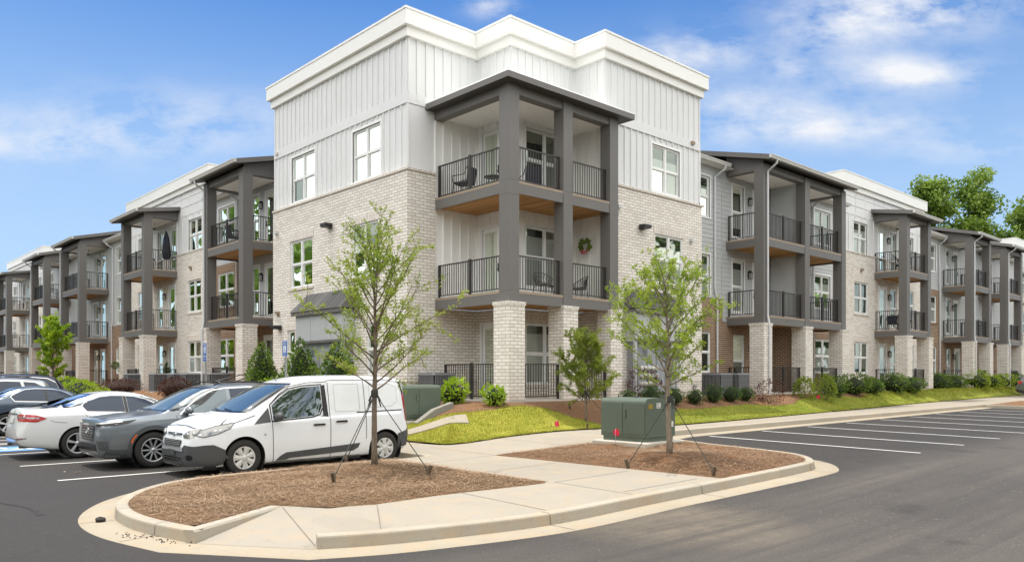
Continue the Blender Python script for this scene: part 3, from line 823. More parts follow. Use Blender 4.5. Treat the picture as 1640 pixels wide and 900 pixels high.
wing('L', WL, FL, [
    (yL+.0, 39.9, 'G', [('d', 32.85, 33.7, ALL), ('l', 34.05, 0, ALL), ('n', 34.4, 35.25, ALL), ('w', 37.05, 38.95, ALL)],
        [(yL, 36.1, 4.15), (36.1, 39.9, 7.3)], [([32.08, 35.88], 36.31, 36.15)]),
    (39.9, 52.4, 'W', [('w', 41.1, 42.9, ALL), ('d', 44.75, 45.6, ALL), ('l', 46.2, 0, ALL), ('n', 46.7, 47.6, ALL), ('w', 49.6, 51.0, ALL)], None, [([44.4, 47.9], 48.33, None)]),
    (52.4, 74.2, 'G', [('w', 54.4, 55.35, ALL), ('d', 57.7, 58.6, ALL), ('l', 58.95, 0, ALL), ('n', 59.3, 60.3, ALL), ('w', 62.9, 64.3, ALL), ('n', 66.9, 67.7, ALL), ('d', 68.3, 69.2, ALL), ('w', 71.6, 73.0, ALL)],
        [(52.4, 56.5, 5.1), (56.5, 74.2, 4.15)], [([56.95, 61.25], 61.68, 61.5), ([66.35, 70.1], 70.53, 70.3)]),
    (74.2, 88.0, 'W', [('w', 75.6, 77.2, ALL), ('d', 80.2, 81.1, ALL), ('n', 81.6, 82.4, ALL), ('w', 85, 86.4, ALL)], None, [([79.6, 83.3], 83.73, None)]),
    (88.0, 108.0, 'G', [('w', 89.4, 90.4, ALL), ('d', 92.6, 93.5, ALL), ('w', 97.5, 98.8, ALL)],
        [(88.0, 108.0, 4.15)], [([91.2, 95.3], 95.73, None)]),
])
# downspouts at the open eaves
downspout([T('R',29.05,WR-.46,10.66), T('R',29.05,WR-.42,10.5), T('R',28.85,WR-.07,10.2), T('R',28.85,WR-.07,5.5), T('R',28.95,WR-.12,5.0), T('R',28.95,WR-.12,1.2)])
downspout([T('L',56.2,WL-.46,10.66), T('L',56.2,WL-.42,10.5), T('L',55.9,WL-.07,10.2), T('L',55.9,WL-.07,5.5), T('L',56.0,WL-.12,5.0), T('L',56.0,WL-.12,1.2)])
downspout([T('R',54.55,WR-.46,10.66), T('R',54.55,WR-.42,10.5), T('R',54.5,WR-.07,10.2), T('R',54.5,WR-.12,7.6), T('R',54.5,WR-.12,1.2)])
downspout([T('L',36.75,WL-.46,10.66), T('L',36.75,WL-.42,10.5), T('L',36.6,WL-.07,10.2), T('L',36.6,WL-.12,7.6), T('L',36.6,WL-.12,1.2)])
downspout([T('R',37.55,WR-.46,10.66), T('R',37.55,WR-.42,10.5), T('R',37.5,WR-.07,10.2), T('R',37.5,WR-.12,1.2)])
# partition between the two halves of the first right-hand balcony
pw = MB()
for k in range(3):
    z0 = ZF[k]; z1 = (3.98, 7.22, 10.44)[k]
    wall(pw, 'L', 33.45, FR+.43, WR-.05, z0, z1, lap=.19 if k else 0, mi=0 if k else 1); pw.box(33.455, 33.6, FR+.43, WR-.05, z0, z1, 0 if k else 1)
part(pw, 'partition_wall', [M['grey'], M['brickb']])
# ------------------------------------------------------------------ ground
def sm(t): t = max(0., min(1., t)); return t*t*(3-2*t)
def G(x, y):
    k = sm((x-8.5)/9.5)
    z = .25*k + max(0, min(x, 70)-18)*.003 - .013*k*max(0, min(12, 12-y))
    return z + min(.6, max(0, y-24)*.012)*sm((14-x)/3)
def catmull(P, sub=6):
    out = []
    for i in range(len(P)-1):
        p0, p1, p2, p3 = P[max(i-1,0)], P[i], P[i+1], P[min(i+2,len(P)-1)]
        for k in range(sub):
            t = k/sub
            out.append(tuple(.5*((2*b)+(-a+c)*t+(2*a-5*b+4*c-d)*t*t+(-a+3*b-3*c+d)*t**3) for a,b,c,d in zip(p0,p1,p2,p3)))
    out.append(P[-1]); return out
def dseg(p, a, b):
    ax, ay = a; bx_, by_ = b; dx, dy = bx_-ax, by_-ay; l = dx*dx+dy*dy or 1e-9
    t = max(0, min(1, ((p[0]-ax)*dx+(p[1]-ay)*dy)/l)); return math.hypot(p[0]-ax-t*dx, p[1]-ay-t*dy)
def dpoly(p, P, closed=True):
    n = len(P); return min(dseg(p, P[i], P[(i+1) % n]) for i in range(n if closed else n-1))
def inside(p, P):
    c = False; n = len(P); x, y = p
    for i in range(n):
        (x1, y1), (x2, y2) = P[i], P[(i+1) % n]
        if (y1 > y) != (y2 > y) and x < (x2-x1)*(y-y1)/(y2-y1)+x1: c = not c
    return c
def patch(name, P, hf, step, mat, skirt=0, smooth=True):
    Q = []
    for i in range(len(P)):
        a, b = P[i], P[(i+1) % len(P)]; n = max(1, int(math.hypot(b[0]-a[0], b[1]-a[1])/step))
        for k in range(n): Q.append((a[0]+(b[0]-a[0])*k/n, a[1]+(b[1]-a[1])*k/n))
    pts = [Vector(q) for q in Q]; nb = len(pts)
    xs = [q[0] for q in Q]; ys = [q[1] for q in Q]
    y = min(ys)+step/2; r = random.Random(3)
    while y < max(ys):
        x = min(xs)+step/2
        while x < max(xs):
            p = (x+r.uniform(-.3,.3)*step, y+r.uniform(-.3,.3)*step)
            if inside(p, Q) and dpoly(p, Q) > step*.45: pts.append(Vector(p))
            x += step
        y += step
    v, e, f, *_ = delaunay_2d_cdt(pts, [(i, (i+1) % nb) for i in range(nb)], [], 1, 1e-5)
    mb = MB(); mb.add([(p.x, p.y, hf(p.x, p.y)) for p in v], [tuple(t) for t in f], 0, smooth)
    if skirt:
        k = len(mb.v)
        mb.add([(q[0], q[1], hf(*q)) for q in Q]+[(q[0], q[1], hf(*q)-skirt) for q in Q], [(i, (i+1) % nb, nb+(i+1) % nb, nb+i) for i in range(nb)])
    o = mb.build(name, mat)
    tag(o, kind='structure'); return o

def asphalt():
    n = N('asphalt'); P = n.pos(); sp = n.n('ShaderNodeSeparateXYZ'); n.l(P, sp.inputs[0])
    fine = n.noise(P, 90, 3, .7); mid = n.noise(P, 9, 5, .65); big = n.noise(n.scalev(P, (.16, .42, .3)), 1, 5, .6)
    c = n.mix(n.ramp(fine, [(.30, 0), (.70, 1)]), (.014, .0128, .012), (.082, .074, .067))
    c = n.mix(n.math('MULTIPLY', mid, .5), c, (.064, .057, .052))
    # pale dust dragged along the driving lane
    lane = n.math('MULTIPLY', n.math('SUBTRACT', 6.6, sp.outputs[1], clamp=True), n.math('SUBTRACT', sp.outputs[0], 2.0, clamp=True), clamp=True)
    streak = n.ramp(n.noise(n.scalev(P, (.10, 1.3, 1)), 1.2, 6, .6), [(.38, 0), (.66, 1)])
    dust = n.math('MULTIPLY', lane, n.math('MULTIPLY_ADD', streak, .24, n.math('MULTIPLY', big, .44)), clamp=True)
    c = n.mix(dust, c, (.165, .140, .115))
    ringv = n.n('ShaderNodeVectorMath', operation='DISTANCE'); n.l(P, ringv.inputs[0]); ringv.inputs[1].default_value = (8.2, 5.9, 0)
    spill = n.math('MULTIPLY', n.math('SUBTRACT', 1.7, ringv.outputs['Value'], clamp=True), n.math('MULTIPLY', n.noise(P, 3.5, 5, .7), .85), clamp=True)
    c = n.mix(spill, c, (.36, .29, .20))
    c = n.mix(n.ramp(big, [(.40, 0), (.60, .6)]), c, (.042, .038, .035))
    grit = n.ramp(n.noise(P, 42, 2, .5), [(.64, 0), (.70, 1)]); c = n.mix(n.math('MULTIPLY', grit, .6), c, (.25, .225, .195)); gr2 = n.ramp(n.noise(P, 15, 3, .6), [(.60, 0), (.70, .5)]); c = n.mix(gr2, c, (.030, .028, .026))
    oil = n.ramp(n.noise(P, .75, 4, .6), [(.60, 0), (.72, .6)]); c = n.mix(oil, c, (.028, .026, .025))
    tr_ = n.ramp(n.noise(n.scalev(P, (.05, 2.6, 1)), 1.6, 4, .5), [(.50, 0), (.64, .5)]); c = n.mix(n.math('MULTIPLY', tr_, lane), c, (.05, .045, .042))
    sk = n.ramp(n.noise(P, 17, 2), [(.735, 0), (.75, 1)])
    c = n.mix(n.math('MULTIPLY', sk, .5), c, (.35, .32, .28))
    bay = n.math('MULTIPLY', n.math('SUBTRACT', n.math('ADD', sp.outputs[1], n.math('MULTIPLY', n.noise(P, .6, 4), 1.6)), 7.0, clamp=True), n.math('MULTIPLY_ADD', mid, .25, .36), clamp=True)
    c = n.mix(bay, c, (.020, .018, .0175))
    n.bsdf(c, n.math('ADD', n.math('MULTIPLY', mid, .2), .68), 0, .35, fine, .5, .012); return n.mat
def concrete(name, a, b, st):
    n = N(name); P = n.pos()
    c = n.mix(n.noise(P, .9, 5, .6), a, b)
    c = n.mix(n.math('MULTIPLY', n.ramp(n.noise(P, 2.4, 6, .65), [(.47, 0), (.72, 1)]), st), c, (.50, .34, .19))
    c = n.mix(n.math('MULTIPLY', n.noise(P, 70, 3), .35), c, tuple(x*.66 for x in a))
    c = n.mix(n.ramp(n.noise(P, 5, 5, .7), [(.60, 0), (.74, .45)]), c, (.19, .15, .115))
    c = n.mix(n.ramp(n.noise(P, 1.7, 6, .7), [(.56, 0), (.70, .30)]), c, (.27, .235, .195))
    vor = n.n('ShaderNodeTexVoronoi'); n.l(P, vor.inputs['Vector']); vor.inputs['Scale'].default_value = .42
    sv = n.n('ShaderNodeSeparateColor'); n.l(vor.outputs['Color'], sv.inputs[0])
    c = n.mix(n.math('MULTIPLY', sv.outputs[0], .22), c, tuple(x*.70 for x in a))
    c = n.mix(n.ramp(n.noise(P, 26, 3, .6), [(.64, 0), (.70, .4)]), c, (.16, .13, .10))
    n.bsdf(c, .88, 0, .25, n.noise(P, 120, 3), .25, .006); return n.mat
def straw(name, cols, red):
    n = N(name); P = n.pos()
    w = n.noise(P, 2.5, 2, out=1)
    f1 = n.noise(n.scalev(P, (1, 1, 1)), 38, 5, .75)
    st = n.n('ShaderNodeTexWave', wave_type='BANDS'); n.l(P, st.inputs[0]); st.inputs['Scale'].default_value = 9; st.inputs['Distortion'].default_value = 26; st.inputs['Detail'].default_value = 4; st.inputs['Detail Scale'].default_value = 3
    f = n.math('ADD', n.math('MULTIPLY', f1, .6), n.math('MULTIPLY', st.outputs['Fac'], .4))
    c = n.ramp(f, [(.25, cols[0]), (.5, cols[1]), (.72, cols[2])])
    c = n.mix(n.ramp(n.noise(P, 1.1, 5, .6), [(.53, 0), (.72, red)]), c, (.44, .20, .085))
    n.bsdf(c, .95, 0, .1, f, .9, .03); return n.mat
def lawnm(name, A, Bc, Cc):
    n = N(name); P = n.pos()
    c = n.mix(n.ramp(n.noise(P, 1.1, 6, .65), [(.3, 0), (.7, 1)]), A, Bc)
    c = n.mix(n.math('MULTIPLY', n.noise(P, 45, 4, .7), .55), c, Cc)
    n.bsdf(c, .95, 0, .1, n.noise(P, 60, 4, .7), .8, .03); return n.mat
M['asphalt'] = asphalt()
M['kerb'] = concrete('kerb_concrete', (.36, .325, .265), (.46, .42, .35), .5)
M['walk'] = concrete('walk_concrete', (.325, .292, .24), (.38, .342, .285), .38)
M['apron'] = concrete('gutter_concrete', (.34, .295, .225), (.425, .375, .295), .5)
M['straw'] = straw('pine_straw_bed', ((.075, .040, .022), (.245, .145, .078), (.43, .30, .185)), .25)
M['mulch'] = straw('red_mulch_bed', ((.095, .045, .024), (.30, .165, .09), (.46, .30, .19)), .7)
M['lawn'] = lawnm('lawn_soil', (.26, .28, .035), (.42, .38, .07), (.20, .21, .035))
M['lawn2'] = lawnm('green_lawn_soil', (.17, .22, .03), (.32, .32, .06), (.14, .16, .03))
M['paint'] = plain('line_paint', (.72, .71, .68), .7, var=.12, scale=6, fine=.2)
M['bluepaint'] = plain('blue_paint', (.10, .26, .62), .7, var=.15, scale=6)

a = MB(); xs = [-400,-200,-80,-40] + [-20+1.25*i for i in range(96)] + [105,115,130,160,220,420]; ys = [-400,-200,-80,-40] + [-20+1.25*i for i in range(96)] + [105,115,130,160,220,420]
a.add([(x, y, G(x, y)) for y in ys for x in xs], [(j*len(xs)+i, j*len(xs)+i+1, (j+1)*len(xs)+i+1, (j+1)*len(xs)+i) for j in range(len(ys)-1) for i in range(len(xs)-1)], 0, True)
tag(a.build('asphalt_ground', M['asphalt']), kind='structure')

C1 = [(10.0, 75), (10.0, 40), (10.0, 20), (10.0, 13.75)] + catmull([(9.98, 13.6), (9.75, 13.36), (8.5, 13.34), (5.9, 13.32), (4.75, 13.1), (3.95, 12.45), (3.4, 11.6), (3.12, 10.75), (3.08, 9.8), (3.28, 8.70)])
RS = [(3.30, 8.66), (3.9, 9.02), (4.75, 9.54)]
C2 = catmull([(4.14, 7.50), (4.9, 7.18), (6.3, 6.86), (7.3, 6.80), (9.2, 6.92), (11.5, 6.90), (13.4, 6.86), (14.1, 6.98), (14.75, 7.55), (15.05, 8.5), (15.3, 10.2), (15.75, 11.5), (16.4, 12.15), (17.4, 12.4)]) + [(24, 12.42), (32, 12.44), (41, 12.46), (52, 12.5), (75, 12.6)]
KP = [(-.15, .14), (-.15, .150), (-.025, .150), (-.006, .140), (0, .125), (.012, -.02)]
k = MB(); k.sweep(C1, KP, zf=G, cap=False); tag(k.build('kerb', M['kerb']), kind='structure')
k = MB(); ks = [(-.15, .14), (-.15, .1535), (-.02, .1535), (0, .13), (.008, -.02)]
k.sweep(RS, ks, zf=G); tag(k.build('kerb', M['kerb']), kind='structure')
k = MB(); k.sweep(C2, KP+[(-.15, -.02)], zf=G); tag(k.build('kerb', M['kerb']), kind='structure')
gt = MB(); gt.sweep(C1+C2, [(-.1, .016), (.02, .010), (.42, .007), (.44, -.02)], zf=G, cap=False, smooth=True); tag(gt.build('gutter_apron', M['apron']), kind='structure')
# joints across the kerb and apron
jn = MB()
def joint_at(path, i, w=.012):
    (x0, y0), (x1, y1) = path[i], path[i+1]; l = math.hypot(x1-x0, y1-y0); d = ((x1-x0)/l, (y1-y0)/l); r = (d[1], -d[0]); z = G(x0, y0)
    A = lambda o, zz, t: (x0+r[0]*o+d[0]*t, y0+r[1]*o+d[1]*t, z+zz)
    for (o0, z0, o1, z1) in ((-.15,.1535,-.022,.1535), (-.022,.1535,.003,.129), (.003,.129,.0155,.012), (.016,.0135,.42,.0105)):
        jn.quad(A(o0,z0,-w/2), A(o1,z1,-w/2), A(o1,z1,w/2), A(o0,z0,w/2))
for i in (10, 22, 34, 46, 54): joint_at(C1, min(i, len(C1)-2))
for i in (16, 27, 38, 47, 58, 70): joint_at(C2, i)
E_ = [(11.35, 75), (11.35, 15.6), (11.5, 14.75), (12.2, 14.62), (13.4, 14.8), (15.0, 14.72), (16.6, 14.25), (18.4, 13.65), (21, 13.6), (26, 13.9), (34.5, 14.5), (45, 15.3), (75, 16.4)]
E_ = [E_[0]] + catmull(E_[1:], 4)
def walkz(x, y):
    d = (x-3.3)*.804+(y-8.65)*.594
    k = 1. if (d > 1.8 or x > 8) else max(0, d)/1.8
    return G(x, y)+.012+.134*k
inC1 = [(10.15, 75), (10.15, 13.75)]
ring = [(10.1, 75)] + [(x+.1 if i < 3 else x, y) for i, (x, y) in enumerate(C1[1:4])]
def offs(path, o):
    m = MB(); m.sweep(path, [(o, 0)]); return [(v[0], v[1]) for v in m.v]
I1 = offs(C1, -.10); I2 = offs(C2, -.10)
SW = I1[1:-1] + [(3.32, 8.62), (4.10, 7.52)] + I2[1:] + list(reversed(E_[1:])) + [(11.35, 40)]
patch('sidewalk', SW, walkz, .5, M['walk'])
ML_in = offs(C1, -.15)
i0 = next(i for i, p in enumerate(C1) if p[0] < 9.05)
ML = [(9.02, 13.17)] + [p for p in ML_in[i0:] if p[1] > 8.9] + [(3.6, 9.0), (4.72, 9.70), (5.16, 9.05), (5.71, 8.84), (6.81, 8.90), (8.98, 8.76)]
i1 = next(i for i, p in enumerate(C2) if p[0] > 10.85); i2 = next(i for i, p in enumerate(C2) if p[1] > 11.3)
MR = [p for p in offs(C2, -.15)[i1:i2]] + [(15.3, 11.75), (14.6, 12.1), (13.0, 12.28), (11.2, 12.36), (10.88, 12.3)]
def mulchz(P, trunk, amp):
    r = random.Random(5); ph = [(r.uniform(.8, 5.5), r.uniform(.8, 5.5), r.uniform(0, 6)) for _ in range(9)]
    def h(x, y):
        d = dpoly((x, y), P); w = sum(math.sin(a*x+p)*math.sin(b*y+p*1.7) for a, b, p in ph)/9
        m = math.exp(-((x-trunk[0])**2+(y-trunk[1])**2)/1.1)
        return G(x, y)+.146+sm(d/.55)*(.055+.05*w+amp*m)
    return h
TL = (7.53, 11.65); TR = (12.07, 8.76)
mzL = mulchz(ML, TL, .10); mzR = mulchz(MR, TR, .14)
patch('pine_straw_bed', ML, mzL, .16, M['straw']); patch('pine_straw_bed', MR, mzR, .16, M['mulch'])
# scored joints in the walk
def score(p, q, w=.014):
    p = Vector((*p, 0)); q = Vector((*q, 0)); d = (q-p); n_ = max(1, int(d.length/.4)); s_ = Vector((d.y, -d.x, 0)).normalized()*w/2
    for i in range(n_):
        a_ = p+d*(i/n_); b_ = p+d*((i+1)/n_)
        jn.quad(*[(v.x, v.y, walkz(v.x, v.y)+.0042) for v in (a_-s_, b_-s_, b_+s_, a_+s_)])
for y in (7.35, 8.75, 10.5, 12.3): score((9.0, y), (10.86, y))
score((9.0, 12.4), (9.0, 14.9)); score((9.0, 8.74), (8.9, 7.1)); score((7.2, 8.85), (7.05, 7.0)); score((5.75, 8.84), (4.85, 7.35)); score((4.75, 9.5), (4.18, 7.62))
score((10.9, 12.35), (11.0, 14.7)); score((13.0, 12.3), (13.2, 14.8)); score((15.2, 11.9), (15.6, 14.5))
for x in range(17, 60, 2): score((x+.6, 12.62), (x+.6, 13.4+max(0, (x-20)*.055)))
for y in range(15, 40, 2): score((10.17, y+.5), (11.33, y+.5))
M['joint'] = plain('dark_joint', (.20, .17, .14), .95, var=.2)  # dark strips laid on the concrete mark its joints
tag(jn.build('pavement_joint', M['joint']), kind='structure')

BD_ = [(14.2, 75), (14.2, 31), (14.5, 30), (14.5, 20.6), (15.5, 20.6), (15.5, 16.95), (20.6, 16.95), (20.6, 17.4), (26.2, 17.4), (26.2, 18.3), (29.5, 18.3), (29.6, 16.8), (75, 16.8)]
def bankz(x, y):
    d = dpoly((x, y), E_, False); e = dpoly((x, y), BD_, False)
    if (x > 14.5 and y > 20.6) or (x > 15.5 and y > 16.95) or (x > 14.2 and y > 31): e = 0
    b = G(x, y)+.16
    return b+(1.06-b)*sm(1.22*d/(d+e+1e-6))
BED = [(11.37, 75), (11.37, 40)] + [(p[0]+.02, p[1]+.02) for p in E_[1:]] + [(75, 18.8), (41, 18.8), (26.2, 18.75), (26.0, 17.5), (20.6, 17.5), (20.4, 18.8), (17.4, 18.9), (17.4, 20.6), (14.6, 20.6), (14.6, 29.9), (16.1, 30), (16.1, 75)]

LL = [(11.42, 19.6)] + [(11.42, 15.6)] + [p for p in E_ if 11.4 < p[0] < 16.9] + [(16.85, 14.3), (16.75, 14.75), (16.3, 15.35), (15.95, 15.85), (15.3, 16.15), (14.5, 16.3), (13.7, 16.65), (13.0, 17.3), (12.4, 18.4), (12.0, 19.6)]
LR = [p for p in E_ if p[0] > 18.6] + [(75, 17.6), (60, 17.2), (52, 16.9), (44, 16.4), (39, 16.3), (36, 15.6), (33, 15.9), (30.5, 15.6), (29, 15.15), (26, 15.4), (22.5, 15.1), (19.4, 14.95)]
bedz = lambda x, y: bankz(x, y)-(.07 if any(inside((x, y), q) and dpoly((x, y), q) > .12 for q in (LL, LR)) else 0)
patch('planting_bed', BED, bedz, .4, M['mulch'])
lawnz = lambda x, y: bankz(x, y)+.022
patch('lawn', LL, lawnz, .3, M['lawn']); patch('lawn', LR, lawnz, .4, M['lawn2'])
# island at the far end of the stalls
FI = catmull([(42.0, 12.3), (41.7, 9.5), (42.0, 7.3), (42.8, 6.6), (44.2, 6.6), (45.0, 7.3), (45.3, 9.5), (45.2, 12.4)], 5)
k = MB(); k.sweep(FI, KP, zf=G, sgn=1, cap=False); tag(k.build('kerb', M['kerb']), kind='structure')
patch('pine_straw_bed', offs(FI, -.14), lambda x, y: G(x, y)+.15+.18*sm(dpoly((x, y), FI)/1.2), .4, M['mulch'])
# painted stall lines
def line(x0, x1, y0, y1, mat='paint', nm='parking_line'):
    m = MB(); n_ = max(1, int(max(x1-x0, y1-y0)/.6))
    for i in range(n_):
        if x1-x0 > y1-y0: a_, b_, c_, d_ = x0+(x1-x0)*i/n_, x0+(x1-x0)*(i+1)/n_, y0, y1
        else: a_, b_, c_, d_ = x0, x1, y0+(y1-y0)*i/n_, y0+(y1-y0)*(i+1)/n_
        m.quad((a_,c_,G(a_,c_)+.006), (b_,c_,G(b_,c_)+.006), (b_,d_,G(b_,d_)+.006), (a_,d_,G(a_,d_)+.006))
    tag(m.build(nm, M[mat]), kind='structure')
for i in range(9): line(17.88+2.69*i, 17.98+2.69*i, 6.5, 11.75)
for i in range(8): line(46.5+2.69*i, 46.6+2.69*i, 6.5, 11.9)
for y in (15.5, 18.48, 21.5, 24.55, 24.85, 25.9, 27.1, 30.1, 33.1, 36.1): line(3.55, 9.5, y, y+.10)
line(3.3, 5.0, 22.35, 23.85, 'bluepaint', 'blue_parking_marking')
m = MB()   # the white wheelchair figure on the blue square
def gz(p): return (p[0], p[1], G(*p)+.0105)
cx_, cy_ = 4.1, 23.05
for i in range(20):
    t0, t1 = rad(150+i*12.5), rad(150+(i+1)*12.5)
    m.quad(*[gz((cx_+r_*math.cos(t), cy_+r_*math.sin(t))) for r_, t in ((.30, t0), (.42, t0), (.42, t1), (.30, t1))])
for a_, b_ in (((cx_-.05, cy_+.55), (cx_+.05, cy_)), ((cx_+.05, cy_), (cx_+.4, cy_-.05)), ((cx_+.4, cy_-.05), (cx_+.55, cy_-.45))):
    d_ = Vector((b_[0]-a_[0], b_[1]-a_[1], 0)); s_ = Vector((d_.y, -d_.x, 0)).normalized()*.06
    m.quad(gz((a_[0]-s_.x, a_[1]-s_.y)), gz((b_[0]-s_.x, b_[1]-s_.y)), gz((b_[0]+s_.x, b_[1]+s_.y)), gz((a_[0]+s_.x, a_[1]+s_.y)))
tag(m.build('parking_symbol', M['paint']), kind='structure')

sm_ = MB(); r = random.Random(12); pts = [(2.02, 16.4), (2.3, 14.9), (2.28, 13.6), (2.5, 12.6), (2.47, 11.8)]; pts = catmull([(a, b, 0) for a, b in pts], 8)
for i in range(len(pts)-1):
    w0, w1 = (.035+.03*math.sin(i*1.7)+.012*math.sin(i*5.1)), (.035+.03*math.sin((i+1)*1.7)+.012*math.sin((i+1)*5.1)); (x0, y0, _), (x1, y1, _) = pts[i], pts[i+1]
    sm_.quad((x0-.01, y0, .0055), (x0+abs(w0)+.012, y0, .0055), (x1+abs(w1)+.012, y1, .0055), (x1-.01, y1, .0055))
tag(sm_.build('asphalt_seam', plain('seam_tar', (.020, .018, .017), .8, var=.3)), kind='structure')
# ------------------------------------------------------------------ vegetation
def leafmat(name, a, b, trans=.35, scale=1.2):
    n = N(name); P = n.pos()
    f = n.noise(P, scale, 3, .6); g = n.noise(P, 23, 2)
    c = n.mix(n.ramp(f, [(.35, 0), (.65, 1)]), a, b)
    c = n.mix(n.math('MULTIPLY', g, .45), c, tuple(x*.55 for x in a))
    p = n.n('ShaderNodeBsdfPrincipled'); n.l(c, p.inputs['Base Color']); p.inputs['Roughness'].default_value = .5; p.inputs['Specular IOR Level'].default_value = .35
    t = n.n('ShaderNodeBsdfTranslucent'); n.l(c, t.inputs[0])
    m = n.n('ShaderNodeMixShader'); m.inputs[0].default_value = trans; n.l(p.outputs[0], m.inputs[1]); n.l(t.outputs[0], m.inputs[2])
    n.l(m.outputs[0], n.out.inputs[0]); return n.mat
def barkmat(name, a, b):
    n = N(name); P = n.obj()
    f = n.noise(n.scalev(P, (9, 9, 2.2)), 4, 5, .7)
    n.bsdf(n.ramp(f, [(.3, a), (.7, b)]), .9, 0, .2, f, .7, .02); return n.mat
M['leafy'] = leafmat('spring_leaf', (.28, .39, .04), (.48, .56, .09), .5)
M['leafg'] = leafmat('bright_leaf', (.28, .41, .03), (.47, .58, .07), .5)
M['leafd'] = leafmat('dark_leaf', (.045, .095, .016), (.12, .21, .035), .25)
M['leafd2'] = leafmat('holly_leaf', (.06, .125, .016), (.23, .34, .05), .28)
M['leafl'] = leafmat('lime_leaf', (.26, .42, .018), (.52, .68, .05), .4)
M['leafr'] = leafmat('plum_leaf', (.075, .030, .022), (.17, .075, .05), .25)
M['leafo'] = leafmat('olive_leaf', (.20, .27, .035), (.38, .45, .07), .45)
M['leaft'] = leafmat('oak_leaf', (.10, .19, .025), (.33, .45, .07), .42, .5)
M['bark'] = barkmat('bark', (.10, .075, .055), (.26, .215, .165))
M['bark2'] = barkmat('pale_bark', (.15, .12, .09), (.33, .28, .22))
M['grass'] = leafmat('grass_blade', (.34, .34, .035), (.56, .50, .09), .4, .9)
M['grassg'] = leafmat('green_grass_blade', (.22, .30, .025), (.42, .43, .06), .4, .6)

def leaf(mb, p, d, size, r, mi=0, wid=.55):
    d = Vector(d).normalized(); s = d.cross(Vector((r.gauss(0,1), r.gauss(0,1), r.gauss(0,1))))
    if s.length < 1e-3: s = Vector((1,0,0))
    s.normalize(); w = size*wid/2; p = Vector(p); n_ = d.cross(s)*size*.12
    mb.add([p, p+d*size*.45+s*w+n_, p+d*size, p+d*size*.45-s*w+n_], [(0,1,2,3)], mi)

def rvec(r):
    while True:
        v = Vector((r.uniform(-1,1), r.uniform(-1,1), r.uniform(-1,1)))
        if .05 < v.length < 1: return v.normalized()

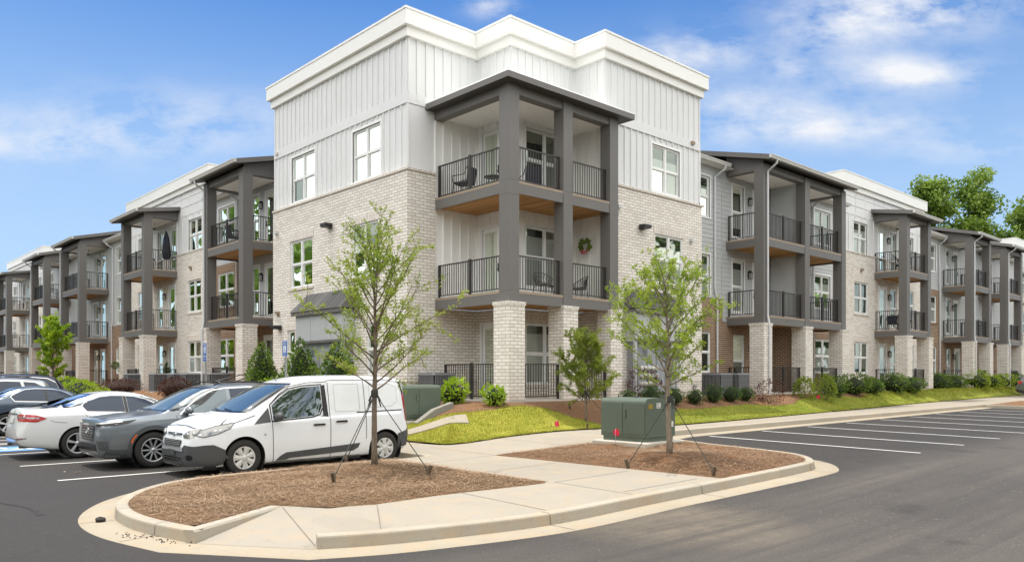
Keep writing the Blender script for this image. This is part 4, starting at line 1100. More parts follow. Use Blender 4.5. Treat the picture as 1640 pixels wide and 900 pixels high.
def sapling(name, label, base, H, first, spread, nb, seed, leafm, lsize, density, trunk_r=.055, bark='bark', wide_at=.4, guys=None, group=None, lean=(0,0), hfun=None, droop=0, leafy_from=.35):
    r = random.Random(seed); root = empty(name, (base[0], base[1], base[2])); tag(root, label, 'tree', group)
    t = MB(); c = MB(); path = []
    for i in range(13):
        k = i/12; path.append(Vector((lean[0]*k+.03*math.sin(k*7+seed)*k, lean[1]*k+.03*math.cos(k*6+seed)*k, H*.985*k-.06)))
    rr = [trunk_r*(1.25 if i == 0 else 1)*(1-i/12)**.8+.006 for i in range(13)]
    t.tube(path, rr, 8)
    def along(k):
        f = k*12; i = min(11, int(f)); return path[i].lerp(path[i+1], f-i)
    def leaves_on(pts, k0, dens):
        L = sum((pts[i+1]-pts[i]).length for i in range(len(pts)-1))
        for _ in range(max(1, int(L*dens))):
            f = r.uniform(k0, 1)*(len(pts)-1); i = min(len(pts)-2, int(f)); p = pts[i].lerp(pts[i+1], f-i)
            m = r.choice((1, 2, 3, 4))
            q = p+rvec(r)*r.uniform(0, .07)
            for _ in range(m):
                leaf(c, q+rvec(r)*.02, rvec(r)+Vector((0,0,.25)), lsize*r.uniform(.6, 1.25), r)
    for b in range(nb):
        k = first+(1-first)*(b+r.uniform(0, .8))/nb; k = min(k, .985)
        az = b*2.4+r.uniform(-.5, .5); p = along(k)
        prof = math.exp(-((k-first-wide_at*(1-first))/(.52*(1-first)))**2)
        ln = spread*(.28+.8*prof)*r.uniform(.72, 1.15)
        el = rad(r.uniform(22, 40)+28*(k-first)/(1-first))
        d = Vector((math.cos(az)*math.cos(el), math.sin(az)*math.cos(el), math.sin(el)))
        pts = [p]; n_ = 6
        for i in range(n_):
            d = (d+Vector((r.uniform(-.13,.13), r.uniform(-.13,.13), r.uniform(-.06,.10)-droop*.12))).normalized(); pts.append(pts[-1]+d*ln/n_)
        br = max(.006, trunk_r*.36*(1-k*.6)); t.tube(pts, [br*(1-i/n_)+.0035 for i in range(n_+1)], 5)
        leaves_on(pts, leafy_from, density)
        for s_ in range(int(3+ln*4)):
            f = r.uniform(.22, 1)*(n_-.01); i = int(f); q = pts[i].lerp(pts[i+1], f-i)
            dd = (d*.6+rvec(r)*.8+Vector((0,0,.25))).normalized(); sl_ = ln*r.uniform(.16, .42)
            sp_ = [q]
            for _ in range(3): dd = (dd+rvec(r)*.22).normalized(); sp_.append(sp_[-1]+dd*sl_/3)
            t.tube(sp_, [.005, .0042, .0035, .0028], 4); leaves_on(sp_, .3, density*1.15)
    leaves_on([along(.8), along(.9), along(.99)], 0, density*2)
    to = t.build('trunk', M[bark]); to.parent = root
    cr = c.build('crown', M[leafm], recalc=False); cr.parent = root
    if guys:
        for (hx, hy, zt) in guys:
            gx, gy = hx-base[0], hy-base[1]; gz_ = hfun(hx, hy)-base[2]
            g = MB(); g.bar((0,0,zt), (gx*.98, gy*.98, gz_+.10), .011)
            o = g.build('guy_rope', M['rope']); o.parent = root
            s_ = MB(); dv = Vector((gx, gy, 0)).normalized()
            s_.bar((gx-dv.x*.03, gy-dv.y*.03, gz_-.06), (gx+dv.x*.06, gy+dv.y*.06, gz_+.16), .045, .045)
            s_.bar((gx-dv.x*.02-.03, gy-dv.y*.02, gz_+.08), (gx+.03, gy+.02, gz_+.09), .03)
            o = s_.build('anchor_stake', M['stake']); o.parent = root
        w = MB(); zt = guys[0][2]
        w.lathe([(trunk_r*1.05, zt-.06), (trunk_r*1.25, zt-.04), (trunk_r*1.25, zt+.05), (trunk_r*1.05, zt+.07)], 10)
        for i in range(6):
            a_ = i*1.05; w.bar((math.cos(a_)*.05, math.sin(a_)*.05, zt), (math.cos(a_)*.12, math.sin(a_)*.12, zt-.12-.05*(i % 3)), .016)
        o = w.build('tie_strap', M['rope']); o.parent = root
    return root
M['rope'] = plain('guy_rope_webbing', (.035, .037, .03), .8, var=.2)
M['stake'] = plain('stake_wood', (.10, .075, .05), .9, var=.3)
sapling('sapling_tree', 'slim staked tree with sparse yellow green leaves in the mulch island beside the white van', (TL[0], TL[1], mzL(*TL)), 3.90, .34, 1.50, 40, 11, 'leafy', .050, 26, .049, 'bark', .30,
        guys=[(6.12, 10.58, 1.22), (7.72, 10.36, 1.24), (7.62, 12.72, 1.2)], hfun=lambda x, y: mzL(x, y))
sapling('sapling_tree', 'slim staked tree with fuller yellow green leaves in front of the green transformer cabinet', (TR[0], TR[1], mzR(*TR)), 3.32, .36, 1.28, 38, 23, 'leafg', .053, 30, .050, 'bark2', .38,
        guys=[(11.1, 8.95, 1.0), (11.25, 7.3, 1.02), (13.3, 9.6, 1.0)], hfun=lambda x, y: mzR(x, y), lean=(-.06, .06))
sapling('sapling_tree', 'bright green dense young tree growing beside the far left parking stalls', (10.85, 48.6, .45), 4.3, .28, 1.05, 38, 5, 'leafl', .11, 46, .06, 'bark', .45)
sapling('sapling_tree', 'small olive green young tree standing by the pale brick pier of the corner patio', (16.65, 14.95, bankz(16.65, 14.95)), 2.35, .22, 1.02, 34, 9, 'leafo', .058, 78, .03, 'bark', .35,
        guys=[(16.1, 14.4, .8), (17.3, 14.6, .8), (16.8, 15.7, .8)], hfun=bankz)

def shrub(name, label, x, y, z, rx, h, n, size, mat, seed, shape='ball', group=None, stems=True, core='leafcore', cat='shrub', wid=.55, tilt=.6):
    r = random.Random(seed); root = empty(name, (x, y, z)); tag(root, label, cat, group)
    c = MB(); k = MB()
    lob = [(rvec(r), r.uniform(.12, .3)) for _ in range(9)]
    def rad_at(v):
        return 1+sum(a*max(0, v.dot(d))**5 for d, a in lob)-.12
    for i in range(n):
        v = rvec(r); f = rad_at(v)*r.uniform(.55, 1.02)**.5
        if shape == 'ball': p = Vector((v.x*rx*f, v.y*rx*f, h*.5+v.z*h*.5*f)); o = v
        else:
            t = 1-math.sqrt(r.random()); t = min(.99, t*1.02); w = rx*(1-t)**.72*(.45+.55*min(1, t/.12+.5))*r.uniform(.72, 1.06)
            a_ = r.uniform(0, 6.283); w *= 1+.10*math.sin(a_*3+t*9+seed)
            p = Vector((math.cos(a_)*w, math.sin(a_)*w, .08+t*h*.97)); o = Vector((math.cos(a_), math.sin(a_), .5))
        if p.z < .02: continue
        d = o*1.0+rvec(r)*1.0+Vector((0,0,tilt*r.random()))
        leaf(c, p, d, size*r.uniform(.6, 1.3), r, 0, wid)
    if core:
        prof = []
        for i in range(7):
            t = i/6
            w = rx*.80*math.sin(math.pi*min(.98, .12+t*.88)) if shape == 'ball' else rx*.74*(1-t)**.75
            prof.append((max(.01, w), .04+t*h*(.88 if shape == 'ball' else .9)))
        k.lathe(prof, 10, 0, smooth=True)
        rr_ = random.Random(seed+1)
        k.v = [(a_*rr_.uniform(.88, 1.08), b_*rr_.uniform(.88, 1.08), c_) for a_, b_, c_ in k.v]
        ko = k.build('shade_core', M[core]); ko.parent = root  # solid dark core, painted inner shade that keeps the bush opaque
    s_ = MB()
    for i in range(5):
        a_ = i*1.3; s_.tube([(math.cos(a_)*.02, math.sin(a_)*.02, -.05), (math.cos(a_)*rx*.4, math.sin(a_)*rx*.4, h*.5)], [.014, .006], 4)
    so_ = s_.build('stem', M['bark']); so_.parent = root
    co_ = c.build('crown', M[mat], recalc=False); co_.parent = root
    return root
M['leafcore'] = plain('core_painted_shade', (.012, .020, .006), .95, var=.4, scale=9)  # near-black colour stands for the shade inside a bush
M['corer'] = plain('plum_core_painted_shade', (.03, .014, .010), .95, var=.4, scale=9)  # same painted inner shade for the plum bushes
B = bankz
# clipped evergreen cones along the left facade
gcon = 'evergreen cones along the left facade'
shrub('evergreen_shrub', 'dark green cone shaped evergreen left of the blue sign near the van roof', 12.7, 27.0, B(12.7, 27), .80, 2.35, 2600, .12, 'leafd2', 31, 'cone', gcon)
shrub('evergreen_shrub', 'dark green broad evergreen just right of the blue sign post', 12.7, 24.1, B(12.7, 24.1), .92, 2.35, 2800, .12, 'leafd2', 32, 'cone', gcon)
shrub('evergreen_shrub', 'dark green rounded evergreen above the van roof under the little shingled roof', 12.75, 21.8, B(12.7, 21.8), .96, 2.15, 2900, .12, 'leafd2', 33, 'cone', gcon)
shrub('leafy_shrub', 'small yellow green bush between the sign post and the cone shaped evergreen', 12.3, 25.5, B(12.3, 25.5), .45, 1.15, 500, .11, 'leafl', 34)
# lime shrubs by the corner patio
shrub('leafy_shrub', 'lime green bush beside the dark patio railing left of the corner pier', 14.40, 18.1, B(14.4, 18.1)-.05, .36, .74, 380, .15, 'leafl', 41, wid=.45)
shrub('leafy_shrub', 'smaller lime green bush at the foot of the corner brick pier', 14.75, 16.7, B(14.75, 16.7)-.05, .30, .56, 300, .13, 'leafl', 42, wid=.45)
# low clipped row on the right
row = [(19.0, 15.35), (20.3, 15.45), (21.7, 15.6), (23.0, 15.65), (24.3, 15.75), (25.5, 15.8), (26.6, 15.85)]
lb = ['behind the green transformer cabinet', 'second from the transformer cabinet', 'before the pale brick wall end', 'in front of the first grey condenser', 'in front of the second grey condenser', 'left of the brick pier with downspout', 'beside the plum coloured bush']
for i, (x, y) in enumerate(row):
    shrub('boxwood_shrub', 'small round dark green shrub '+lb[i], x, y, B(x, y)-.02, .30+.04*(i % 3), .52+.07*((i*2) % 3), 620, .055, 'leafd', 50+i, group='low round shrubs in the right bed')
shrub('plum_shrub', 'open plum coloured bush between the round shrubs and the patio railing', 27.9, 15.6, B(27.9, 15.6)-.05, .58, .95, 560, .075, 'leafr', 61, core=None)
shrub('plum_shrub', 'plum coloured bush growing under the electric meters behind the transformer', 21.3, 16.55, B(21.3, 16.55), .62, 1.0, 520, .075, 'leafr', 62, core=None)
shrub('plum_shrub', 'reddish brown bush by the grey condensers on the left', 13.0, 36.5, B(13.0, 36.5)-.1, .7, 1.0, 900, .09, 'leafr', 63, core='corer')
shrub('plum_shrub', 'reddish brown bush beside the bright green hedge on the left', 12.9, 44.0, B(12.9, 44)-.1, .95, .95, 900, .1, 'leafr', 64, core='corer')
shrub('leafy_shrub', 'bright green bush behind the dark blue car and the white sedan', 11.6, 46.2, B(11.6, 46.2)-.1, 1.15, 1.25, 1000, .14, 'leafl', 65)
shrub('leafy_shrub', 'low yellow green bush in front of the bright green bush on the left', 11.5, 42.6, B(11.5, 42.6)-.1, .8, .85, 600, .13, 'leafg', 66)
shrub('leafy_shrub', 'bright green bush right behind the navy blue car', 11.9, 50.5, B(11.9, 50.5)-.1, 1.2, 1.35, 900, .14, 'leafl', 67)
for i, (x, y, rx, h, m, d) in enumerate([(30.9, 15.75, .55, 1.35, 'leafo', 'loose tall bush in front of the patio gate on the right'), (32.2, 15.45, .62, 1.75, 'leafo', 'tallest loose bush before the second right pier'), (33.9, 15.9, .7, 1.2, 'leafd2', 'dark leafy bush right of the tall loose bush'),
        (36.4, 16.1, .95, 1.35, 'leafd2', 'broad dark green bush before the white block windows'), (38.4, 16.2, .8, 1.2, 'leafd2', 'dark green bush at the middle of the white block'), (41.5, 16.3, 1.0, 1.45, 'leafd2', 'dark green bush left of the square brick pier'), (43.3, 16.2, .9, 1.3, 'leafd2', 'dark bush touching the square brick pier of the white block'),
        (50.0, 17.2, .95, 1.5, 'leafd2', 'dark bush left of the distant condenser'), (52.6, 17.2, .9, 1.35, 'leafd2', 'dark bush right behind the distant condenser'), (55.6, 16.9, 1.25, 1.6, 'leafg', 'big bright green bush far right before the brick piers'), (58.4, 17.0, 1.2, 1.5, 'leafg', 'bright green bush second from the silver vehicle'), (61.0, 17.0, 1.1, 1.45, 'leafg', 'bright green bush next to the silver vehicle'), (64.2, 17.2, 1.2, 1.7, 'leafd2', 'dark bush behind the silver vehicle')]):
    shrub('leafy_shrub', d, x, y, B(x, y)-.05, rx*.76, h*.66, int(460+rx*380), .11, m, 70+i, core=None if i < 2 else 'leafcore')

# big trees beyond the roofs
def bigtree(label, x, y, H, cr, seed, lean=0):
    r = random.Random(seed); root = empty('shade_tree', (x, y, .3)); tag(root, label, 'tree', 'trees beyond the right wing')
    t = MB(); c = MB(); t.tube([(0,0,0), (.2,.1,H*.3), (.1,.3,H*.6), (.4,.2,H*.9)], [.42, .32, .2, .06], 8)
    cl = []
    for b in range(30):
        k = r.uniform(.35, .95); az = b*2.4+r.uniform(-.4,.4); p = Vector((.2, .2, H*k)); ln = cr*(1.15-k*.65)*r.uniform(.65, 1.1); el = rad(r.uniform(15, 60))
        d = Vector((math.cos(az)*math.cos(el), math.sin(az)*math.cos(el), math.sin(el))); pts = [p]
        for i in range(5): d = (d+rvec(r)*.22).normalized(); pts.append(pts[-1]+d*ln/5)
        t.tube(pts, [.15*(1-i/5.5) for i in range(6)], 5)
        cl += [(pts[i]+rvec(r)*.5, r.uniform(.75, 1.5)) for i in (2, 3, 4, 5) for _ in range(2)]
    for p, s_ in cl:
        for _ in range(int(50*s_)):
            v = rvec(r)*s_*r.uniform(.2, 1)**.6; v.z *= .75
            leaf(c, p+v, rvec(r)+Vector((0,0,-.2)), r.uniform(.22, .46), r, 0, .8)
    o = t.build('trunk', M['bark']); o.parent = root; o = c.build('crown', M['leaft'], recalc=False); o.parent = root
bigtree('tall leafy tree rising behind the roofs on the right', 94.5, 28.2, 23.6, 4.3, 3)
bigtree('leafy tree behind the roofs at the right edge, lower than its neighbour', 100.2, 25.2, 20.3, 3.8, 4)
bigtree('leafy tree with a lower crown left of the tallest tree behind the roofs', 90.0, 31.8, 21.8, 4.9, 6)
# woodland across the road, mirrored in the windows
wd = MB(); r = random.Random(8)
for i in range(76):
    a_ = rad(94+i*3.45); dd = r.uniform(56, 70); p = Vector((10+math.cos(a_)*dd, 8+math.sin(a_)*dd, 0)); h = r.uniform(12, 24)
    wd.tube([p, p+Vector((0,0,h*.7))], [.3, .1], 5, 1)
    for _ in range(130):
        v = rvec(r); q = p+Vector((v.x*3.2, v.y*3.2, h*.55+v.z*h*.45)); leaf(wd, q, rvec(r), r.uniform(1.2, 2.4), r, 0, .9)
tag(wd.build('woodland', [M['leafd2'], M['bark']], recalc=False), kind='stuff')

# ------------------------------------------------------------------ grass and pine straw
def grass(P, n_, hf, seed, mats, near=None, h=(.02, .055)):
    r = random.Random(seed); m = MB(); xs = [p[0] for p in P]; ys = [p[1] for p in P]; k = 0; tr = 0
    while k < n_ and tr < n_*12:
        tr += 1
        if near: 
            x = near[0]+(near[1]-near[0])*r.random()**1.8; y = r.uniform(min(ys), max(ys))
        else: x, y = r.uniform(min(xs), max(xs)), r.uniform(min(ys), max(ys))
        if not inside((x, y), P):
            if dpoly((x, y), P) > .05+.05*math.sin(x*9)*math.sin(y*7): continue
        z = hf(x, y)-.010; hh = r.uniform(*h); s_ = .010 if not near else .010+.0005*max(0, x-20)
        if near: hh *= 1+max(0, x-20)*.012
        a_ = r.uniform(0, 6.28); dx, dy = math.cos(a_)*s_, math.sin(a_)*s_; lx, ly = r.uniform(-.5,.5)*hh, r.uniform(-.5,.5)*hh
        m.add([(x-dx, y-dy, z), (x+dx, y+dy, z), (x+lx, y+ly, z+hh)], [(0,1,2)], 0 if r.random() < .6 else 1); k += 1
    tag(m.build('grass', mats, recalc=False), kind='stuff')
grass(LL, 26000, lawnz, 1, [M['grass'], M['grassg']])
grass(LR, 32000, lawnz, 2, [M['grassg'], M['grass']], near=(18.6, 75))
def needles(P, n_, hf, seed, mats, ln=(.07, .17)):
    r = random.Random(seed); m = MB(); xs = [p[0] for p in P]; ys = [p[1] for p in P]; k = 0
    while k < n_:
        x, y = r.uniform(min(xs), max(xs)), r.uniform(min(ys), max(ys))
        if not inside((x, y), P) or dpoly((x, y), P) < .03: continue
        z = hf(x, y)+r.uniform(.002, .022); L = r.uniform(*ln); a_ = r.uniform(0, 6.28); w = r.uniform(.002, .004)
        dx, dy = math.cos(a_), math.sin(a_); zz = r.uniform(-.015, .03)
        m.add([(x-dy*w, y+dx*w, z), (x+dy*w, y-dx*w, z), (x+dx*L+dy*w*.6, y+dy*L-dx*w*.6, z+zz), (x+dx*L-dy*w*.6, y+dy*L+dx*w*.6, z+zz)], [(0,1,2,3)], r.randrange(len(mats))); k += 1
    tag(m.build('pine_straw', mats, recalc=False), kind='stuff')
NM = [plain('needle_a', (.30, .19, .11), .85), plain('needle_b', (.40, .28, .175), .85), plain('needle_c', (.20, .12, .07), .85), plain('needle_d', (.36, .245, .15), .85)]
needles(ML, 19000, mzL, 1, NM); needles(MR, 16000, mzR, 2, [NM[0], NM[2], NM[3], NM[1], NM[2]])
# ------------------------------------------------------------------ street furniture and small things
M['tgreen'] = plain('transformer_green', (.100, .132, .102), .38, var=.10, scale=2.5)
M['label'] = plain('white_label', (.75, .75, .73), .6, var=.05)
M['yellow'] = plain('warning_yellow', (.30, .22, .03), .6)
M['ink'] = plain('label_ink', (.03, .03, .03), .6)
M['acgrey'] = plain('condenser_grey', (.20, .205, .215), .5, var=.08)
M['pad'] = concrete('pad_concrete', (.50, .47, .40), (.60, .56, .49), .35)
def transformer(label, x0, x1, y0, y1, z0, h, doors, labels=True):
    w_, d_ = x1-x0, y1-y0; root = empty('transformer_cabinet', ((x0+x1)/2, (y0+y1)/2, z0)); tag(root, label, 'transformer')
    a, b = w_/2, d_/2
    m = MB()
    # hood: rounded front edge on the door side, overhanging lid, recessed sill
    m.rbox(-a+.03, a-.03, -b+.03, b-.03, 0, .12, .01)
    def prism(off, zlo, zhi, rr, lid=False):
        P = []
        P.append((-1, zlo))
        for i in range(6):
            t = math.pi/2*i/5; P.append(('c', rr-rr*math.cos(t), zhi-rr+rr*math.sin(t)))
        return P
    rr = .10; prof = [(0, .10), (0, h-rr)]+[(rr-rr*math.cos(math.pi/2*i/5), h-rr+rr*math.sin(math.pi/2*i/5)) for i in range(1, 6)]+[(.5, h+.012)]
    if doors == 'x':
        prof += [(w_, h-.01), (w_, .10)]; pts = [(-a+p, s_*b, z) for s_ in (-1, 1) for p, z in prof]
    else:
        prof += [(d_, h-.01), (d_, .10)]; pts = [(s_*a, -b+p, z) for s_ in (-1, 1) for p, z in prof]
    k = len(prof); m.add(pts, [tuple(range(k)), tuple(range(2*k-1, k-1, -1))]+[(i, (i+1) % k, k+(i+1) % k, k+i) for i in range(k)])
    o = m.build('cabinet_body', M['tgreen']); o.parent = root
    for s_ in (-1, 1):
        d = MB(); q = b if doors == 'x' else a
        lo, hi = (.008, q-.02) if s_ > 0 else (-q+.02, -.008)
        if doors == 'x': d.box(-a-.014, -a+.004, lo, hi, .16, h-.12)
        else: d.box(lo, hi, -b-.014, -b+.004, .16, h-.12)
        dd = d.build('door', M['tgreen']); dd.parent = root
    hd = MB()
    if doors == 'x': hd.box(-a-.04, -a-.014, -.10, -.03, h-.42, h-.25)
    else: hd.box(-.10, -.03, -b-.04, -b-.014, h-.42, h-.25)
    hd.build('handle', M['tgreen']).parent = root
    l = MB(); l.rbox(-.10, .02, -.05, .05, h+.0, h+.03, .008); l.build('lifting_lug', M['black']).parent = root
    if labels:
        for (u0, u1, z_0, z_1) in ((-a+.38, -a+.52, h-.21, h-.1), (a-.3, a-.17, h-.37, h-.08), (a-.13, a-.07, .30, .42)):
            s_ = MB(); s_.box(u0, u1, -b-.006, -b, z_0, z_1); so_ = s_.build('label_sticker', M['label']); so_.parent = root
            t_ = MB(); nl = max(2, int((z_1-z_0)/.035))
            for i in range(nl):
                zz = z_0+(z_1-z_0)*(i+.6)/(nl+.4); t_.box(u0+.015, u1-.015-(i % 3)*.015, -b-.0085, -b-.006, zz, zz+.010)
            t_.build('printed_line', M['ink']).parent = so_
        y_ = MB(); y_.box(-a+.09, -a+.24, -b-.006, -b, h-.22, h-.12); y_.build('warning_sticker', M['yellow']).parent = root
    p = MB(); p.rbox(-a-.16, a+.14, -b-.14, b+.14, -.24, 0, .02); p.build('concrete_pad', M['pad']).parent = root
    return root
transformer('dark green metal transformer cabinet with a rounded top on a concrete pad in the mulch', 13.5, 14.55, 10.42, 11.66, .415, .93, 'x')
transformer('dark green transformer cabinet half hidden behind the tail of the white van', 12.25, 13.78, 17.9, 19.2, B(12.8, 17.9)+.02, .98, 'y', False)
wg = MB()
P_ = [(12.62, B(12.6,17.4)-.1), (12.62, B(12.6,17.4)+.06), (13.22, B(12.9,17.4)+.30), (13.86, B(13.4,17.4)+.30), (13.86, B(13.4,17.4)-.2)]
wg.add([(x, y, z) for y in (17.42, 17.62) for x, z in P_], [(0,1,2,3,4), (9,8,7,6,5)]+[(i, (i+1) % 5, 5+(i+1) % 5, 5+i) for i in range(5)])
tag(wg.build('retaining_wall', plain('weathered_concrete', (.24, .23, .195), .9, var=.15, scale=4)), 'short sloped concrete retaining wall before the green cabinet behind the van', 'retaining wall', kind='thing')
o = patch('utility_cover', [(11.85, 16.75), (13.25, 16.0), (13.55, 16.5), (12.15, 17.25)], lambda x, y: lawnz(x, y)+.03, .25, M['walk'], skirt=.12)
tag(o, 'flat rectangular concrete utility cover lying in the lawn', 'utility cover', kind='thing')

def condenser(label, x, y, z, w_=.86, h=.92, group=None, rz=0):
    root = empty('condenser_unit', (x, y, z), rz); tag(root, label, 'air conditioner', group)
    a = w_/2; m = MB(); m.rbox(-a+.03, a-.03, -a+.03, a-.03, .03, h-.03, .08); m.build('coil_core', M['black']).parent = root
    g = MB(); n_ = 13
    for i in range(n_):
        u = -a+.06+(w_-.12)*i/(n_-1)
        for s_ in (-1, 1): g.box(u-.011, u+.011, s_*a-.012, s_*a+.012, .06, h-.06); g.box(s_*a-.012, s_*a+.012, u-.011, u+.011, .06, h-.06)
    for zz in (.34, .63):
        for s_ in (-1, 1): g.box(-a, a, s_*a-.014, s_*a+.014, zz, zz+.012); g.box(s_*a-.014, s_*a+.014, -a, a, zz+.001, zz+.011)
    g.build('coil_guard', M['acgrey']).parent = root
    for nm, z0, z1 in (('base_pan', 0, .07), ('top_cover', h-.07, h)):
        b_ = MB(); b_.rbox(-a-.015, a+.015, -a-.015, a+.015, z0, z1, .03); b_.build(nm, M['acgrey']).parent = root
    f = MB(); f.lathe([(.32, h+.004), (.33, h+.012), (.30, h+.012), (.28, h+.002)], 20)
    for i in range(10):
        t = i*math.pi/10; f.bar((math.cos(t)*.31, math.sin(t)*.31, h+.01), (-math.cos(t)*.31, -math.sin(t)*.31, h+.01), .008)
    f.build('fan_grille', M['black']).parent = root
    p = MB(); p.rbox(-a-.12, a+.12, -a-.12, a+.12, -.1, 0, .01); p.build('equipment_pad', M['pad']).parent = root
ga = 'condenser units along the walls'
def cz(x, y): return B(x, y)+.0
condenser('grey condenser unit against the pale brick wall left of the corner patio railing', 15.2, 19.95, 1.0, group=ga)
condenser('grey condenser unit beside the end of the pale brick wall on the right', 27.0, 17.35, 1.02, group=ga)
condenser('grey condenser unit between its twin and the brick pier with the white downspout', 28.35, 17.4, 1.02, group=ga)
for i, (y, t) in enumerate([(34.3, 'nearest the dark handrail of the left walkway'), (37.0, 'second from the handrail of the left walkway'), (38.6, 'third from the handrail, beside the reddish bush'), (41.2, 'fourth from the handrail on the left'), (45.2, 'left of the plum bush, next to the bright bush')]):
    condenser('grey condenser in the left row '+t, 14.0, y, cz(13.6, y)-.02, group=ga)
for i, (x, t) in enumerate([(53.2, 'between the distant bushes on the right'), (51.4, 'behind the dark bush on the far right'), (54.6, 'at the big bright bush on the far right')]):
    condenser('grey condenser '+t, x, 17.95, 1.0, group=ga)

def text(body, size, mat, parent, M_, extrude=.001, name='lettering'):
    cu = bpy.data.curves.new(name, 'FONT'); cu.body = body; cu.size = size; cu.align_x = 'CENTER'; cu.align_y = 'CENTER'; cu.extrude = extrude
    o = bpy.data.objects.new(name, cu); COL.objects.link(o)
    dg = bpy.context.evaluated_depsgraph_get(); me = bpy.data.meshes.new_from_object(o.evaluated_get(dg)); bpy.data.objects.remove(o); bpy.data.curves.remove(cu)
    me.materials.clear(); me.materials.append(mat); me.transform(M_)
    q = bpy.data.objects.new(name, me); COL.objects.link(q); q.parent = parent; return q
M['signblue'] = plain('sign_blue', (.012, .10, .42), .45, var=.05)
M['signwhite'] = plain('sign_white', (.72, .78, .82), .45, var=.03)
M['red'] = plain('flag_red', (.62, .012, .05), .6, var=.06)
def hc_sign(label, x, y, z, top, plates):
    root = empty('parking_sign', (x, y, z)); tag(root, label, 'parking sign', 'blue parking signs before the left wing')
    p = MB(); H_ = top-z; p.box(-.025, .025, -.03, .03, -.2, H_-.02); p.build('post', M['steel']).parent = root
    zt = H_
    R90 = Matrix.Rotation(rad(-90), 4, 'Z') @ Matrix.Rotation(rad(90), 4, 'X')
    for i in range(plates):
        h_ = .46 if i == 0 else .17
        s_ = MB(); s_.rbox(-.034, -.026, -.155, .155, zt-h_, zt, .004); so_ = s_.build('sign_plate', M['signwhite']); so_.parent = root
        f = MB(); f.box(-.0365, -.034, -.143, .143, zt-h_+.012, zt-.012); f.build('blue_field', M['signblue']).parent = so_
        def put(body, size, zz, mat='signwhite'): text(body, size, M[mat], so_, Matrix.Translation((-.0385, 0, zz)) @ R90)
        if i == 0:
            put('RESERVED', .052, zt-.055); put('PARKING', .052, zt-.11)
            sq = MB(); sq.box(-.0385, -.0365, -.085, .085, zt-.36, zt-.15); sq.build('symbol_field', M['signwhite']).parent = so_
            w_ = MB(); c_ = zt-.30
            for k in range(12):
                t0 = rad(-200+k*22); t1 = rad(-200+(k+1)*22)
                w_.add([(-.0402, -r_*math.cos(t)+.005, c_+r_*math.sin(t)) for r_, t in ((.034,t0),(.046,t0),(.046,t1),(.034,t1))], [(0,1,2,3)])
            w_.box(-.0402, -.0398, -.005, .012, zt-.29, zt-.20); w_.box(-.0402, -.0398, -.045, .006, zt-.30, zt-.288); w_.ell((-.0400, .004, zt-.18), (.0006, .015, .015), 0, 10, 6); w_.box(-.0402, -.0398, -.052, -.040, zt-.345, zt-.295)
            w_.build('wheelchair_symbol', M['signblue']).parent = so_
            put('ONLY', .045, zt-.41)
        else: put('VAN ACCESS', .042, zt-h_/2)
        zt -= h_+.02
hc_sign('blue parking sign on a steel post between the cone shaped evergreens', 10.75, 21.3, walkz(10.7, 21.3), 2.86, 1)
hc_sign('blue parking sign with two plates before the left walkway railing', 10.75, 27.2, walkz(10.7, 27.2), 2.98, 2)
hr = empty('handrail', (12.4, 29.5, .9)); tag(hr, 'dark metal handrail pair along the walkway to the left patio', 'handrail', kind='thing')
for yy in (30.2, 28.6):
    h_ = MB(); Y = yy-29.5
    h_.tube([(-.9, Y, -.3), (-.9, Y, .42), (-.8, Y, .52), (.9, Y, .98), (1.3, Y, .98), (1.36, Y, .92), (1.36, Y, .1)], .024, 6); h_.tube([(.55, Y, .0), (.55, Y, .9)], .022, 6); h_.tube([(-.9, Y, .12), (1.36, Y, .55)], .018, 6)
    h_.build('rail', M['rail']).parent = hr
def flag(label, x, y, z, h=.42):
    root = empty('marker_flag', (x, y, z)); tag(root, label, 'marker flag', 'red marker flags'); w_ = MB(); w_.tube([(0,0,-.05), (0,0,h)], .004, 5); w_.build('wire', M['steel']).parent = root
    f = MB(); f.add([(-.002, -.005, h-.145), (.008, -.09, h-.16), (-.006, -.11, h-.09), (.012, -.08, h-.01), (0, -.005, h), (0, .05, h-.03), (.006, .075, h-.08), (0, .03, h-.15)], [(0,1,2,3,4),(0,4,5,6,7)]); f.build('flag', M['red']).parent = root
flag('red marker flag standing against the doors of the green transformer', 13.18, 10.98, mzR(13.1, 10.98)-.02, .40)
flag('small red marker flag in the mulch below the corner patio', 15.4, 14.9, B(15.4, 14.9), .22)
flag('small red marker flag by the loose bush on the right lawn', 31.2, 15.3, B(31.2, 15.3), .3)

# --- things on the balconies
M['chairdark'] = plain('chair_navy', (.022, .026, .04), .8, var=.15)
M['cushion'] = plain('patterned_cushion', (.16, .15, .14), .9, var=.5, scale=20)
def patio_chair(label, x, y, z, rz, fabric='chairdark', group='patio chairs'):
    root = empty('patio_chair', (x, y, z), rz); tag(root, label, 'chair', group)
    f = MB()
    for sx in (-1, 1):
        f.tube([(sx*.27, -.28, 0), (sx*.25, -.24, .40), (sx*.26, .22, .40), (sx*.30, .30, 0)], .013, 6); f.tube([(sx*.28, -.24, .40), (sx*.31, -.26, .62), (sx*.31, .18, .64), (sx*.27, .26, .88)], .014, 6)
    f.tube([(-.26, .22, .40), (.26, .22, .40)], .012, 6); f.tube([(-.27, .27, .88), (.27, .27, .88)], .013, 6); f.build('frame', M['black']).parent = root
    s_ = MB(); s_.rbox(-.26, .26, -.26, .24, .385, .44, .02); s_.build('seat', M[fabric]).parent = root
    b_ = MB(); b_.add([(sx*.26, .23+t*.07+o_, .43+t*.47) for o_ in (0, .04) for t in (0, 1) for sx in (-1, 1)], [(0,1,3,2),(4,6,7,5),(0,2,6,4),(1,5,7,3),(2,3,7,6),(0,4,5,1)]); b_.build('backrest', M[fabric]).parent = root
